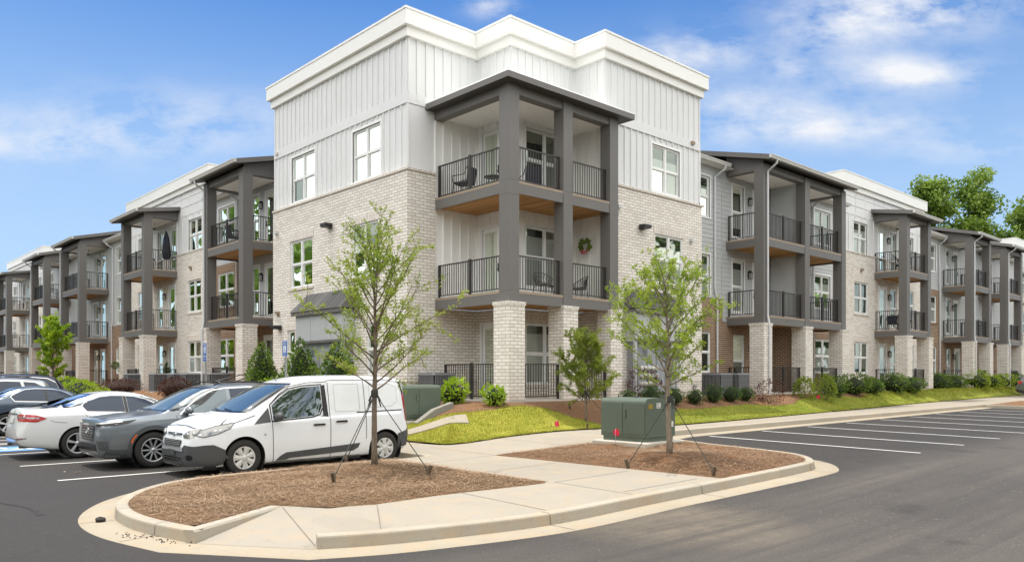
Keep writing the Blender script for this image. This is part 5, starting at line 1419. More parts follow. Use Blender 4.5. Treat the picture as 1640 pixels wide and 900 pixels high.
def wire_chair(label, x, y, z, rz, group='patio chairs'):
    root = empty('patio_chair', (x, y, z), rz); tag(root, label, 'chair', group)
    f = MB(); s_ = MB()
    for sx in (-1, 1):
        for sy in (-1, 1): f = MB(); f.tube([(sx*.26, sy*.25, 0), (sx*.2, sy*.2, .40)], .012, 5); f.build('leg', M['black']).parent = root
    for i in range(13):
        t = rad(-10+i*200/12); p0 = (math.cos(t)*.25, math.sin(t)*.23, .40); p1 = (math.cos(t)*.33, math.sin(t)*.31, .62+.22*max(0, math.sin(t)))
        q = rad(-10+min(12, max(0, i+2))*200/12); p2 = (math.cos(q)*.33, math.sin(q)*.31, .62+.22*max(0, math.sin(q)))
        s_.tube([p0, p1], .007, 4); s_.tube([p0, p2], .007, 4)
    rim = [(math.cos(rad(-10+i*10))*.33, math.sin(rad(-10+i*10))*.31, .62+.22*max(0, math.sin(rad(-10+i*10)))) for i in range(21)]; s_.tube(rim, .012, 6); s_.build('backrest', M['black']).parent = root
    c = MB(); c.lathe([(.01, .38), (.25, .39), (.26, .42), (.24, .45), (.01, .46)], 16); c.build('seat_cushion', M['cushion']).parent = root
def side_table(label, x, y, z, r_=.25, h=.45):
    root = empty('side_table', (x, y, z)); tag(root, label, 'table'); t = MB(); t.lathe([(.01, h-.02), (r_, h-.02), (r_, h), (.01, h+.002)], 18); t.build('tabletop', M['black']).parent = root
    for i in range(3):
        a_ = i*2.09; l = MB(); l.tube([(math.cos(a_)*r_*.9, math.sin(a_)*r_*.9, 0), (math.cos(a_)*r_*.5, math.sin(a_)*r_*.5, h-.02)], .012, 5); l.build('leg', M['black']).parent = root
patio_chair('dark folding patio chair behind the railing at the left end of the top corner balcony', 16.15, 19.75, ZF[2], rad(200))
patio_chair('dark patio chair in front of the window on the top corner balcony', 17.75, 18.35, ZF[2], rad(160))
side_table('small round dark table between the chairs on the top corner balcony', 16.75, 19.0, ZF[2], .3, .6)
wire_chair('black wire chair with patterned cushion before the window of the middle corner balcony', 18.0, 18.0, ZF[1], rad(-15))
wire_chair('black wire chair under the wreath on the middle corner balcony', 19.75, 18.05, ZF[1], rad(-110))
side_table('little black table between the wire chairs on the middle corner balcony', 18.85, 18.25, ZF[1])
wr = empty('door_wreath', (20.36, 18.28, 6.28)); tag(wr, 'round wreath of greenery and red flowers on the white balcony wall', 'wreath', kind='thing')
for nm, mt, a0, a1, n_ in (('greenery', 'leafd2', -40, 220, 150), ('flower_spray', 'red', 200, 345, 60)):
    w_ = MB(); r = random.Random(4)
    for _ in range(n_):
        t = rad(r.uniform(a0, a1)); q = (-r.uniform(.02, .09), math.cos(t)*.20, math.sin(t)*.22); leaf(w_, Vector(q)+rvec(r)*.03, rvec(r), .11 if nm == 'greenery' else .07, r, 0, .7)
    w_.build(nm, M[mt], recalc=False).parent = wr
patio_chair('camouflage patterned chair beside the door of the middle right balcony', 46.1, 17.6, ZF[1], rad(100), 'cushion')
patio_chair('dark chair beside the camouflage chair on the middle right balcony', 46.0, 17.4+.75, ZF[1], rad(-60))
patio_chair('dark chair on the top balcony of the right white block', 46.0, 17.7, ZF[2], rad(20))
patio_chair('tall dark chair behind the middle railing right of the partition', 34.3, 17.7, ZF[1], rad(180))
patio_chair('dark chair behind the left top balcony railing beside the white block', 14.9, 34.4, ZF[2], rad(90))
def umbrella(label, x, y, z):
    root = empty('closed_umbrella', (x, y, z)); tag(root, label, 'umbrella', 'closed umbrellas'); p = MB(); p.tube([(0,0,0), (0,0,2.35)], .02, 6); p.build('pole', M['black']).parent = root
    c = MB(); n_ = 14; prof = [(.07, .75), (.15, .80), (.17, 1.2), (.13, 1.9), (.03, 2.3)]; c.lathe(prof, n_)
    c.v = [(v[0]*(1+.28*(i % 2)), v[1]*(1+.28*(i % 2)), v[2]) for i, v in enumerate(c.v)]; c.build('canopy', M['chairdark']).parent = root
    b_ = MB(); b_.lathe([(.01, 0), (.24, 0), (.22, .06), (.03, .1)], 14); b_.build('base', M['black']).parent = root
umbrella('closed navy umbrella behind the top railing of the left white block balcony', 14.9, 46.0, ZF[2])
umbrella('closed navy umbrella beside the glass door of the left white block balcony', 15.6, 45.0, ZF[2]-.1)
def topiary(label, x, y, z):
    root = empty('potted_topiary', (x, y, z)); tag(root, label, 'potted plant'); p = MB(); p.lathe([(.01, 0), (.16, 0), (.22, .36), (.2, .36), (.18, .33), (.01, .33)], 14); p.build('pot', M['black']).parent = root
    s_ = MB(); s_.tube([(0,0,.3), (0,0,1.15)], .016, 5); s_.build('stem', M['bark']).parent = root
    c = MB(); r = random.Random(2)
    for _ in range(380): v = rvec(r); leaf(c, Vector((0,0,1.28))+v*.21*r.uniform(.6, 1), v+rvec(r), .07, r)
    c.build('crown', M['leafd'], recalc=False).parent = root
topiary('round topiary ball in a dark pot before the left ground patio', 13.9, 48.2, 1.15)
shrub('potted_conifer', 'slim dark conifer standing by the ground floor door on the left', 15.6, 44.95, 1.12, .2, 1.55, 500, .1, 'leafd', 90, 'cone', cat='plant')
for i, (px, py, s_) in enumerate(((4.05, 16.55, .09), (3.95, 16.75, .07), (4.2, 16.62, .06))):
    lf = MB(); r = random.Random(i); lf.add([(0,0,0), (s_*.5,s_*.3,.012), (s_,0,.005), (s_*.45,-s_*.4,.015)], [(0,1,2,3)]); o = lf.build('dry_leaf', NM[1]); o.location = (px, py, .012); o.rotation_euler = (0,0,i*2.); tag(o, 'dry tan leaf lying on the asphalt before the white sedan', 'leaf', 'dry leaves on the asphalt', 'thing')
ro_ = MB(); ro_.ell((0,0,.015), (.065,.045,.035), 0, 9, 6); r = random.Random(1); ro_.v = [(a+r.uniform(-.01,.01), b_+r.uniform(-.01,.01), c+r.uniform(-.008,.008)) for a, b_, c in ro_.v]
o = ro_.build('asphalt_lump', M['asphalt']); o.location = (2.93, 10.75, .02); tag(o, 'black lump of asphalt lying on the pale gutter by the island nose', 'lump', kind='thing')
cr = MB(); r = random.Random(6)
for _ in range(60):
    a_ = r.random(); x, y = 3.02+.30*a_+r.gauss(0, .06), 9.75-.95*a_+r.gauss(0, .1); s_ = r.uniform(.005, .012); cr.ell((x-.12, y, .017), (s_, s_, s_*.6), 0, 5, 3)
tag(cr.build('gravel', M['asphalt']), kind='stuff')
# ------------------------------------------------------------------ vehicles
def pchip(P):
    xs = [p[0] for p in P]; ys = [p[1] for p in P]; n_ = len(P)
    h = [xs[i+1]-xs[i] for i in range(n_-1)]; d = [(ys[i+1]-ys[i])/h[i] for i in range(n_-1)]
    m = [d[0]]+[0 if d[i-1]*d[i] <= 0 else 3*(h[i-1]+h[i])/((2*h[i]+h[i-1])/d[i-1]+(h[i]+2*h[i-1])/d[i]) for i in range(1, n_-1)]+[d[-1]]
    def f(x):
        if x <= xs[0]: return ys[0]
        if x >= xs[-1]: return ys[-1]
        i = max(j for j in range(n_-1) if xs[j] <= x); t = (x-xs[i])/h[i]
        return ys[i]*(1+2*t)*(1-t)**2+h[i]*m[i]*t*(1-t)**2+ys[i+1]*t*t*(3-2*t)+h[i]*m[i+1]*t*t*(t-1)
    return f
def cglass(name, base, refl, tint):
    n = N(name)
    p = n.n('ShaderNodeBsdfDiffuse'); p.inputs[0].default_value = (*base, 1)
    g = n.n('ShaderNodeBsdfGlossy'); g.inputs['Color'].default_value = (*tint, 1); g.inputs['Roughness'].default_value = .02
    fr = n.n('ShaderNodeFresnel'); fr.inputs['IOR'].default_value = 1.5
    m = n.n('ShaderNodeMixShader'); n.l(n.math('ADD', n.math('MULTIPLY', fr.outputs[0], .9), refl, clamp=True), m.inputs[0]); n.l(p.outputs[0], m.inputs[1]); n.l(g.outputs[0], m.inputs[2])
    n.l(m.outputs[0], n.out.inputs[0]); return n.mat
M['wscreen'] = cglass('windscreen_glass', (.05, .07, .075), .24, (.96, .93, .86))
M['cglass'] = cglass('car_side_glass', (.018, .024, .028), .12, (.8, .93, 1.0))
M['tint'] = cglass('tinted_glass', (.006, .008, .012), .03, (.7, .8, 1.0))
M['plastic'] = plain('bumper_plastic', (.060, .063, .067), .5, var=.12, scale=4)
M['gloss'] = plain('gloss_black', (.010, .010, .011), .2, var=.1)
M['tyre'] = plain('tyre_rubber', (.022, .021, .020), .8, var=.2, scale=6)
M['rim'] = plain('alloy_silver', (.52, .53, .54), .3, metal=.75, var=.06)
M['hub'] = plain('hubcap_silver', (.58, .58, .57), .35, metal=.3, var=.06)
M['chrome'] = plain('chrome', (.72, .73, .75), .12, metal=1, var=.03)
M['lens'] = cglass('headlamp_lens', (.085, .085, .078), .20, (1, 1, 1))
M['lamp'] = plain('lamp_reflector', (.75, .75, .72), .15, metal=.6, var=.1, scale=12)
M['tail'] = carpaint('tail_lens', (.42, .012, .014), 0, .12)
M['orange'] = carpaint('amber_lens', (.65, .12, .02), 0, .15)
M['arch'] = plain('wheel_well', (.010, .010, .010), .95, var=.3)
M['seam'] = plain('panel_gap', (.03, .03, .032), .7)
M['plate'] = plain('licence_plate', (.60, .62, .60), .5, var=.1, scale=20)

class Car:
    def __init__(s, name, label, spec, paint, loc, rz, cat, group=None, hwf=.33):
        s.root = empty(name, loc, rz); tag(s.root, label, cat, group); s.sp = spec; s.paint = paint
        L = spec['L']; s.L = L
        f = {k: pchip(spec[k]) for k in ('zt', 'zw', 'w', 'wt', 'zb')}; s.f = f
        xs = [0, .006, .015, .03, .05, .075, .10, .13]
        x = .16
        while x < L-.16: xs.append(x); x += .045
        xs += [L-v for v in (.16, .13, .10, .075, .05, .03, .015, .006, 0)]
        rows = None; ring = []
        for x in xs:
            w, zt, zb = f['w'](x), f['zt'](x), f['zb'](x); zw = min(f['zw'](x), zt-.04); zw = max(zw, zb+.06); wt = min(f['wt'](x), w*.97)
            H = zw-zb; U = zt-zw
            P = [(0, zb), (w*.55, zb), (w*.88, zb+.005), (w*.965, zb+min(.07, H*.25)), (w*.995, zb+.36*H), (w, zb+.68*H), (w*.985, zw-.05*min(1, H*3)), (w*.955, zw+.015*min(1, U*4)),
                 (w*.955+(wt-w*.955)*.5, zw+.52*U), (wt, zt-.16*U if U < .2 else zt-.075), (wt*.86, zt-.022 if U > .2 else zt-.05*U), (wt*.5, zt-.002), (0, zt+.008)]
            ring.append(catmull(P, 4))
        nr = len(ring[0]); full = 2*nr-2
        pts = []
        for x, r_ in zip(xs, ring):
            for y, z in r_: pts.append((x, y, z))
            for y, z in r_[-2:0:-1]: pts.append((x, -y, z))
        n_ = len(xs); faces = []
        for i in range(n_-1):
            for j in range(full):
                k = (j+1) % full; faces.append((i*full+j, (i+1)*full+j, (i+1)*full+k, i*full+k))
        faces.append(tuple(range(full))); faces.append(tuple((n_-1)*full+j for j in range(full-1, -1, -1)))
        s.bvh = BVHTree.FromPolygons([Vector(p) for p in pts], faces)
        # open the wheel arches and turn their edges into clean arcs
        s.axles = spec['axles']; s.R = spec['R']; Ra = s.R+spec.get('gap', .055); s.Ra = Ra
        ins = [any(math.hypot(p[0]-a, p[2]-s.R) < Ra and abs(p[1]) > .45 for a in s.axles) for p in pts]
        keep = []; snap = set()
        for fc in faces:
            c_ = sum(ins[i] for i in fc)
            if c_ == len(fc): continue
            keep.append(fc)
            if 0 < c_: snap.update(i for i in fc if ins[i])
        for i in snap:
            p = pts[i]; a = min(s.axles, key=lambda q: abs(q-p[0])); dx, dz = p[0]-a, p[2]-s.R; l = math.hypot(dx, dz) or 1
            nx, nz = a+dx/l*Ra, s.R+dz/l*Ra
            h = s.bvh.ray_cast(Vector((nx, math.copysign(3, p[1]), nz)), Vector((0, -math.copysign(1, p[1]), 0)))
            pts[i] = (nx, h[0].y if h[0] and abs(h[0].y) > .4 else p[1], nz)
        b = MB(); b.add(pts, keep, 0, True); s.body = b.build('body', paint); s.body.parent = s.root
        for a in s.axles:
            for sg in (-1, 1):
                wl = MB()
                yo = f['w'](a)*.985
                n2 = 24; ar = [(a+math.cos(t)*(Ra+.004), s.R+math.sin(t)*(Ra+.004)) for t in [rad(-35+250*i/n2) for i in range(n2+1)]]
                wl.add([(x, sg*yo, z) for x, z in ar]+[(x, sg*.5, z) for x, z in ar], [(i, i+1, n2+2+i, n2+1+i) for i in range(n2)])
                wl.add([(x, sg*.5, z) for x, z in ar], [tuple(range(n2+1))])
                o = wl.build('wheel_well', M['arch']); o.parent = s.root
    def hit(s, ax, a, b, sg=1):
        if ax == 's': o, d = Vector((a, sg*3, b)), Vector((0, -sg, 0))
        elif ax == 'f': o, d = Vector((-3, a, b)), Vector((1, 0, 0))
        elif ax == 'r': o, d = Vector((s.L+3, a, b)), Vector((-1, 0, 0))
        else: o, d = Vector((a, b, 4)), Vector((0, 0, -1))
        h = s.bvh.ray_cast(o, d)
        if h[0] is None:
            h = s.bvh.find_nearest(o+d*2.2)
        n_ = h[1]
        if n_.dot(d) > 0: n_ = -n_
        return h[0], n_
    def patch(s, name, poly, mat, ax='s', off=.004, sides=(-1, 1), step=.06, parent=None, thick=False):
        out = None
        for sg in (sides if ax == 's' else (1,)):
            Q = []
            for i in range(len(poly)):
                a, b = poly[i], poly[(i+1) % len(poly)]; n_ = max(1, int(math.hypot(b[0]-a[0], b[1]-a[1])/step))
                Q += [(a[0]+(b[0]-a[0])*k/n_, a[1]+(b[1]-a[1])*k/n_) for k in range(n_)]
            pts = [Vector(q) for q in Q]; nb = len(pts)
            xs = [q[0] for q in Q]; ys = [q[1] for q in Q]; y = min(ys)+step/2
            while y < max(ys):
                x = min(xs)+step/2
                while x < max(xs):
                    if inside((x, y), Q) and dpoly((x, y), Q) > step*.4: pts.append(Vector((x, y)))
                    x += step
                y += step
            v, e, fc, *_ = delaunay_2d_cdt(pts, [(i, (i+1) % nb) for i in range(nb)], [], 1, 1e-5)
            m = MB(); H = [s.hit(ax, p.x, p.y, sg) for p in v]
            m.add([h+n_*off for h, n_ in H], [tuple(t) for t in fc], 0, True)
            if thick:   # close the rim down to the body
                k = len(v); m.add([s.hit(ax, q[0], q[1], sg)[0]+s.hit(ax, q[0], q[1], sg)[1]*off for q in Q]+[s.hit(ax, q[0], q[1], sg)[0]-s.hit(ax, q[0], q[1], sg)[1]*.01 for q in Q], [(i, (i+1) % nb, nb+(i+1) % nb, nb+i) for i in range(nb)])
            out = m.build(name, mat, recalc=not thick); out.parent = parent or s.root
        return out
    def ribbon(s, name, line, w, mat, ax='s', off=.003, sides=(-1, 1), step=.05, closed=False, parent=None):
        if closed: line = list(line)+[line[0]]
        P = []
        for i in range(len(line)-1):
            a, b = line[i], line[i+1]; n_ = max(1, int(math.hypot(b[0]-a[0], b[1]-a[1])/step))
            P += [(a[0]+(b[0]-a[0])*k/n_, a[1]+(b[1]-a[1])*k/n_) for k in range(n_)]
        P.append(line[-1])
        for sg in (sides if ax == 's' else (1,)):
            m = MB(); pts = []
            for i, p in enumerate(P):
                q0, q1 = P[max(0, i-1)], P[min(len(P)-1, i+1)]; dx, dy = q1[0]-q0[0], q1[1]-q0[1]; l = math.hypot(dx, dy) or 1
                for e in (-1, 1):
                    h, n_ = s.hit(ax, p[0]-dy/l*w/2*e, p[1]+dx/l*w/2*e, sg); pts.append(h+n_*off)
            m.add(pts, [(2*i, 2*i+1, 2*i+3, 2*i+2) for i in range(len(P)-1)], 0, True)
            o = m.build(name, mat); o.parent = parent or s.root
        return o
    def wheels(s, style, r_rim, rimmat, tw=.205):
        R_ = s.R
        for a in s.axles:
            for sg in (-1, 1):
                yo = s.f['w'](a)-.028
                t = MB(); sw = R_-r_rim
                prof = [(r_rim-.01, -.02), (r_rim, 0), (r_rim+sw*.35, .012), (R_-.03, .006), (R_-.008, -.012), (R_, -.035), (R_, -tw+.035), (R_-.03, -tw), (r_rim, -tw)]
                t.lathe(prof, 36, axis='y')
                for k in range(60):
                    an = k*math.pi/30; t.bar((math.cos(an)*(R_-.001), -.03, math.sin(an)*(R_-.001)), (math.cos(an+.05)*(R_-.001), -tw*.5, math.sin(an+.05)*(R_-.001)), .006, .008)
                t.v = [(a+x, sg*(yo+y), R_+z) for x, y, z in t.v]; to = t.build('wheel', M['tyre']); to.parent = s.root
                q = MB(); q.lathe([(.0005, -.085), (r_rim-.012, -.085), (r_rim-.004, -.01)], 32, 1, axis='y', mis=[1, 0]); q.lathe([(r_rim-.022, -.02), (r_rim-.016, -.002), (r_rim+.002, .004), (r_rim+.006, -.004)], 36, 0, axis='y')
                ph = .3+a
                def petal(an, w0, w1, r0, r1, y0, y1, crown=.010):
                    c, d = math.cos(an), math.sin(an)
                    A = lambda r, w, y: (c*r-d*w, y, d*r+c*w)
                    q.add([A(r0,-w0,y0),A(r0,0,y0+crown),A(r0,w0,y0),A(r1,-w1,y1),A(r1,0,y1+crown),A(r1,w1,y1),A(r0,-w0,y0-.03),A(r0,w0,y0-.03),A(r1,-w1,y1-.03),A(r1,w1,y1-.03)], [(0,1,4,3),(1,2,5,4),(0,3,8,6),(2,7,9,5)], 0)
                if style == 'petal':
                    for k in range(7): petal(ph+k*2*math.pi/7, .030, .060, .045, r_rim-.012, -.006, -.006)
                    q.lathe([(.0005, .012), (.045, .010), (.062, -.004), (.066, -.03)], 20, 0, axis='y')
                elif style == 'multi':
                    for k in range(10): petal(ph+k*math.pi/5, .014, .017, .04, r_rim-.012, -.022, -.006, .004)
                    q.lathe([(.0005, -.004), (.03, -.006), (.045, -.02), (.05, -.05)], 16, 0, axis='y')
                else:
                    for k in range(5):
                        for e in (-.16, .16): petal(ph+k*2*math.pi/5+e*.55, .013, .016, .045, r_rim-.012, -.02, -.006, .004)
                    q.lathe([(.0005, -.004), (.03, -.006), (.05, -.02), (.055, -.05)], 16, 0, axis='y')
                q.v = [(a+x, sg*(yo+y), R_+z) for x, y, z in q.v]; ro = q.build('rim', [rimmat, M['arch']]); ro.parent = to
    def mirror(s, x, z, paint, y=None):
        for sg in (-1, 1):
            h, _ = s.hit('s', x, z, sg); m = MB()
            m.ell((x+.02, sg*(abs(h.y)+.135), z+.05), (.085, .115, .085), 0, 14, 10); m.bar((x, sg*(abs(h.y)-.02), z-.01), (x+.02, sg*(abs(h.y)+.09), z+.0), .07, .05, 1)
            for i, (a, b_, c) in enumerate(m.v): m.v[i] = (min(a, x+.075), b_, max(c, z-.02))
            o = m.build('wing_mirror', [paint, M['plastic']]); o.parent = s.root
    def handle(s, x, z, mat, w=.20):
        for sg in (-1, 1):
            h, n_ = s.hit('s', x, z, sg); m = MB(); y = h.y
            m.rbox(x-w/2, x+w/2, min(y, y+sg*.032), max(y, y+sg*.032), z-.016, z+.018, .008); o = m.build('door_handle', mat); o.parent = s.root
    def badge(s, x, y, z, mat, kind, sc=1, rear=False):
        h, n_ = s.hit('r' if rear else 'f', y, z); m = MB()
        Q = n_.to_track_quat('X', 'Z').to_matrix().to_4x4(); Q.translation = h+n_*.006
        if kind == 'oval':
            m.lathe([(.0005, .010), (.6, .010), (.92, .014), (1, .006), (1, 0)], 24, axis='x'); m.v = [(a, b_*.085*sc, c*.036*sc) for a, b_, c in m.v]
        else:
            e = .035*sc
            for q in (-1, 1): m.add([(.004, q*e*.75-.008, -e), (.004, q*e*.75+.008, -e), (.004, q*e*.95+.008, e), (.004, q*e*.95-.008, e)], [(0,1,2,3)])
            m.add([(.004, -e*.75, -.007), (.004, e*.75, -.007), (.004, e*.75, .007), (.004, -e*.75, .007)], [(0,1,2,3)])
            fr = [(math.cos(rad(a_))*e*1.55, math.sin(rad(a_))*e*1.35) for a_ in range(0, 360, 20)]
            m.tube([(.004, a, b_) for a, b_ in fr+fr[:1]], .006*sc, 4)
        m.xf(Q); o = m.build('emblem', mat); o.parent = s.root

# --- the white van
VAN = dict(L=4.68, axles=(.97, 4.02), R=.335, gap=.06,
    zt=[(0,.60),(.02,.70),(.06,.80),(.14,.90),(.34,.99),(.70,1.09),(.92,1.145),(1.0,1.185),(1.45,1.45),(1.9,1.675),(2.25,1.775),(2.7,1.83),(3.4,1.845),(4.2,1.825),(4.45,1.80),(4.56,1.74),(4.62,1.5),(4.66,1.0),(4.68,.80)],
    zw=[(0,.48),(.1,.74),(.4,.86),(1.0,.95),(1.6,.99),(3.0,1.05),(4.4,1.08),(4.68,.74)],
    w=[(0,.46),(.02,.58),(.07,.70),(.18,.81),(.42,.885),(.85,.917),(3.6,.917),(4.3,.90),(4.55,.87),(4.65,.80),(4.68,.74)],
    wt=[(0,.40),(.1,.60),(.5,.72),(.95,.76),(1.9,.69),(2.5,.735),(3.6,.745),(4.5,.73),(4.68,.6)],
    zb=[(0,.34),(.03,.24),(.1,.19),(.4,.185),(1.5,.19),(3.4,.20),(4.3,.26),(4.62,.32),(4.68,.42)])
M['vanw'] = carpaint('van_white_paint', (.79, .82, .86))
v = Car('parked_van', 'white delivery van with dark grey bumpers and steel hubcaps parked beside the mulch island', VAN, M['vanw'], (5.25, 14.83, .0), 0, 'van')
v.patch('windshield', [(-.74,1.175),(.74,1.175),(.635,1.655),(-.635,1.655)], M['wscreen'], 'f')
v.ribbon('windshield_surround', [(-.76,1.16),(.76,1.16),(.65,1.675),(-.65,1.675)], .028, M['gloss'], 'f', .0045, closed=True)
for y0 in (-.32, .28): v.ribbon('wiper', [(y0, 1.168), (y0+.42, 1.20)], .018, M['gloss'], 'f', .014)
v.patch('quarter_window', [(1.15,.935),(1.47,1.235),(1.49,.965)], M['plastic'])
v.patch('side_window', [(1.54,1.0),(1.54,1.27),(1.72,1.42),(1.93,1.555),(2.2,1.61),(2.56,1.635),(2.57,1.24),(2.50,1.10),(2.38,1.06)], M['cglass'])
v.patch('pillar_trim', [(2.585,1.06),(2.575,1.645),(2.665,1.655),(2.70,1.03),(2.52,1.045)], M['gloss'], off=.0035)
v.ribbon('window_trim', [(1.5,.975),(2.36,1.035),(2.52,1.08),(2.58,1.2)], .026, M['gloss'], off=.0055)
v.ribbon('window_trim', [(1.51,.98),(1.51,1.29),(1.72,1.46),(1.93,1.585),(2.2,1.64),(2.6,1.665)], .02, M['gloss'], off=.0055)
SG = M['seam']
for ln in ([(1.50,1.27),(1.51,.9),(1.53,.22)], [(2.73,1.70),(2.73,.23)], [(1.52,1.30),(1.72,1.485),(1.95,1.63),(2.3,1.70),(2.68,1.715),(2.76,1.745),(4.3,1.755)], [(3.55,1.74),(3.55,.55)], [(1.53,.225),(3.40,.235)], [(.72,.95),(1.2,1.10)]):
    v.ribbon('panel_seam', ln, .013, SG)
v.ribbon('sliding_rail', [(3.35,1.095),(4.48,1.115)], .022, M['gloss'])
v.ribbon('panel_seam', [(2.86,1.12),(2.86,1.66),(3.42,1.665),(3.42,1.12)], .006, M['pgrey'], closed=True); v.ribbon('panel_seam', [(3.68,1.18),(3.68,1.66),(4.2,1.66),(4.36,1.6),(4.36,1.3),(4.2,1.2)], .006, M['pgrey'], closed=True)
v.ribbon('panel_seam', [(-.70,1.15),(-.82,.95)], .008, SG, 'f'); v.ribbon('panel_seam', [(.70,1.15),(.82,.95)], .008, SG, 'f'); v.ribbon('panel_seam', [(-.66,.895),(-.25,.925),(.25,.925),(.66,.895)], .014, SG, 'f')
v.patch('headlight', [(-.84,.83),(-.72,.90),(-.52,.84),(-.40,.77),(-.47,.72),(-.66,.715),(-.80,.75)], M['lens'], 'f', .006); v.patch('headlight', [(.84,.83),(.72,.90),(.52,.84),(.40,.77),(.47,.72),(.66,.715),(.80,.75)], M['lens'], 'f', .006)
v.patch('headlight', [(.14,.77),(.22,.86),(.46,.93),(.80,.985),(.70,.88),(.50,.80),(.24,.74)], M['lens'], 's', .006)
v.ribbon('headlight_trim', [(.14,.77),(.22,.86),(.46,.93),(.80,.985),(.70,.88),(.50,.80),(.24,.74)], .014, M['plastic'], 's', .0075, closed=True)
for sg in (-1, 1):
    for (yy, zz, r_) in ((.56,.785,.055),(.69,.80,.062)):
        h, n_ = v.hit('f', sg*yy, zz); q = MB(); q.ell((h.x-.004, h.y, h.z), (.014, r_, r_*.72), 0, 14, 8); q.build('headlight_bulb', M['lamp']).parent = v.root
v.patch('front_bumper', [(-.90,.22),(.90,.22),(.90,.54),(.80,.575),(.52,.60),(.46,.545),(-.46,.545),(-.52,.60),(-.80,.575),(-.90,.54)], M['plastic'], 'f', .007)
v.patch('front_bumper', [(.06,.20),(.50,.19),(.60,.30),(.615,.50),(.50,.56),(.40,.605),(.24,.60),(.06,.575)], M['plastic'], 's', .008)
v.patch('grille', [(-.43,.68),(.43,.68),(.38,.555),(-.38,.555)], M['gloss'], 'f', .009)
for zz in (.66, .63, .60, .57): v.ribbon('grille_bar', [(-.40,zz),(.40,zz)], .011, M['steel'], 'f', .016)
v.patch('grille', [(-.36,.80),(.36,.80),(.33,.755),(-.33,.755)], M['gloss'], 'f', .006)
for zz in (.795, .762): v.ribbon('grille_bar', [(-.36,zz),(.36,zz)], .010, M['steel'], 'f', .012)
v.badge(0, 0, .775, M['chrome'], 'oval', 1.0)
v.ribbon('bumper_bar', [(-.50,.515),(.50,.515)], .060, M['pgrey'], 'f', .022)
v.patch('plate_holder', [(-.17,.50),(.17,.50),(.17,.40),(-.17,.40)], M['plastic'], 'f', .028)
v.patch('grille', [(-.42,.37),(.42,.37),(.46,.27),(-.46,.27)], M['gloss'], 'f', .009)
for zz in (.345, .315, .285): v.ribbon('grille_bar', [(-.42,zz),(.42,zz)], .010, M['plastic'], 'f', .018)
for sg in (-1, 1):
    v.patch('fog_lamp_recess', [(sg*(.66+.07*math.cos(i*.524)), .38+.05*math.sin(i*.524)) for i in range(12)], M['gloss'], 'f', .010, step=.03)
v.patch('side_cladding', [(1.58,.245),(1.66,.32),(1.78,.385),(2.72,.435),(3.40,.475),(3.36,.39),(3.24,.33),(1.86,.275),(1.78,.25)], M['plastic'], 's', .012, thick=True)
v.patch('rocker_panel', [(1.40,.185),(3.58,.195),(3.58,.235),(1.40,.225)], M['plastic'], 's', .006)
v.patch('rear_bumper', [(4.33,.62),(4.55,.68),(4.66,.78),(4.66,.40),(4.58,.31),(4.34,.27)], M['plastic'], 's', .008); v.patch('rear_bumper', [(-.86,.36),(.86,.36),(.84,.70),(-.84,.70)], M['plastic'], 'r', .008)
v.patch('taillight', [(4.49,1.46),(4.56,1.46),(4.63,.80),(4.585,.78)], M['tail'], 's', .008); v.ribbon('pillar_trim', [(4.44,1.70),(4.53,1.46)], .05, M['gloss'], off=.005)
v.patch('rear_window', [(-.66,1.15),(.66,1.15),(.60,1.6),(-.60,1.6)], M['tint'], 'r')
v.handle(2.48, .885, M['gloss'], .25); v.handle(2.98, .93, M['gloss'], .25)
v.patch('fuel_flap', [(1.36+.022*math.cos(i*.785), .74+.022*math.sin(i*.785)) for i in range(8)], M['steel'], 's', .005, sides=(-1,), step=.03)
v.mirror(1.58, 1.02, M['plastic']); v.wheels('petal', .205, M['hub'])
an = MB(); an.tube([(2.05,.02,1.72),(1.83,.02,1.93)], .007, 5); an.build('antenna', M['gloss']).parent = v.root

# --- the grey compact crossover
SUV = dict(L=4.68, axles=(.97, 3.67), R=.36, gap=.05,
    zt=[(0,.70),(.02,.84),(.05,.93),(.10,.965),(.3,1.0),(.7,1.045),(1.15,1.10),(1.25,1.14),(1.7,1.38),(2.1,1.565),(2.5,1.655),(3.0,1.685),(3.7,1.66),(4.15,1.60),(4.35,1.42),(4.52,1.18),(4.62,1.0),(4.68,.8)],
    zw=[(0,.58),(.06,.84),(.5,.94),(1.3,.99),(3.0,1.03),(4.3,1.07),(4.68,.7)],
    w=[(0,.60),(.02,.70),(.07,.79),(.2,.86),(.5,.905),(.95,.933),(3.8,.933),(4.3,.905),(4.58,.82),(4.68,.68)],
    wt=[(0,.5),(.08,.70),(.6,.79),(1.15,.80),(2.1,.62),(3.0,.645),(4.1,.63),(4.68,.5)],
    zb=[(0,.42),(.03,.30),(.12,.23),(.5,.215),(3.9,.22),(4.4,.30),(4.68,.46)])
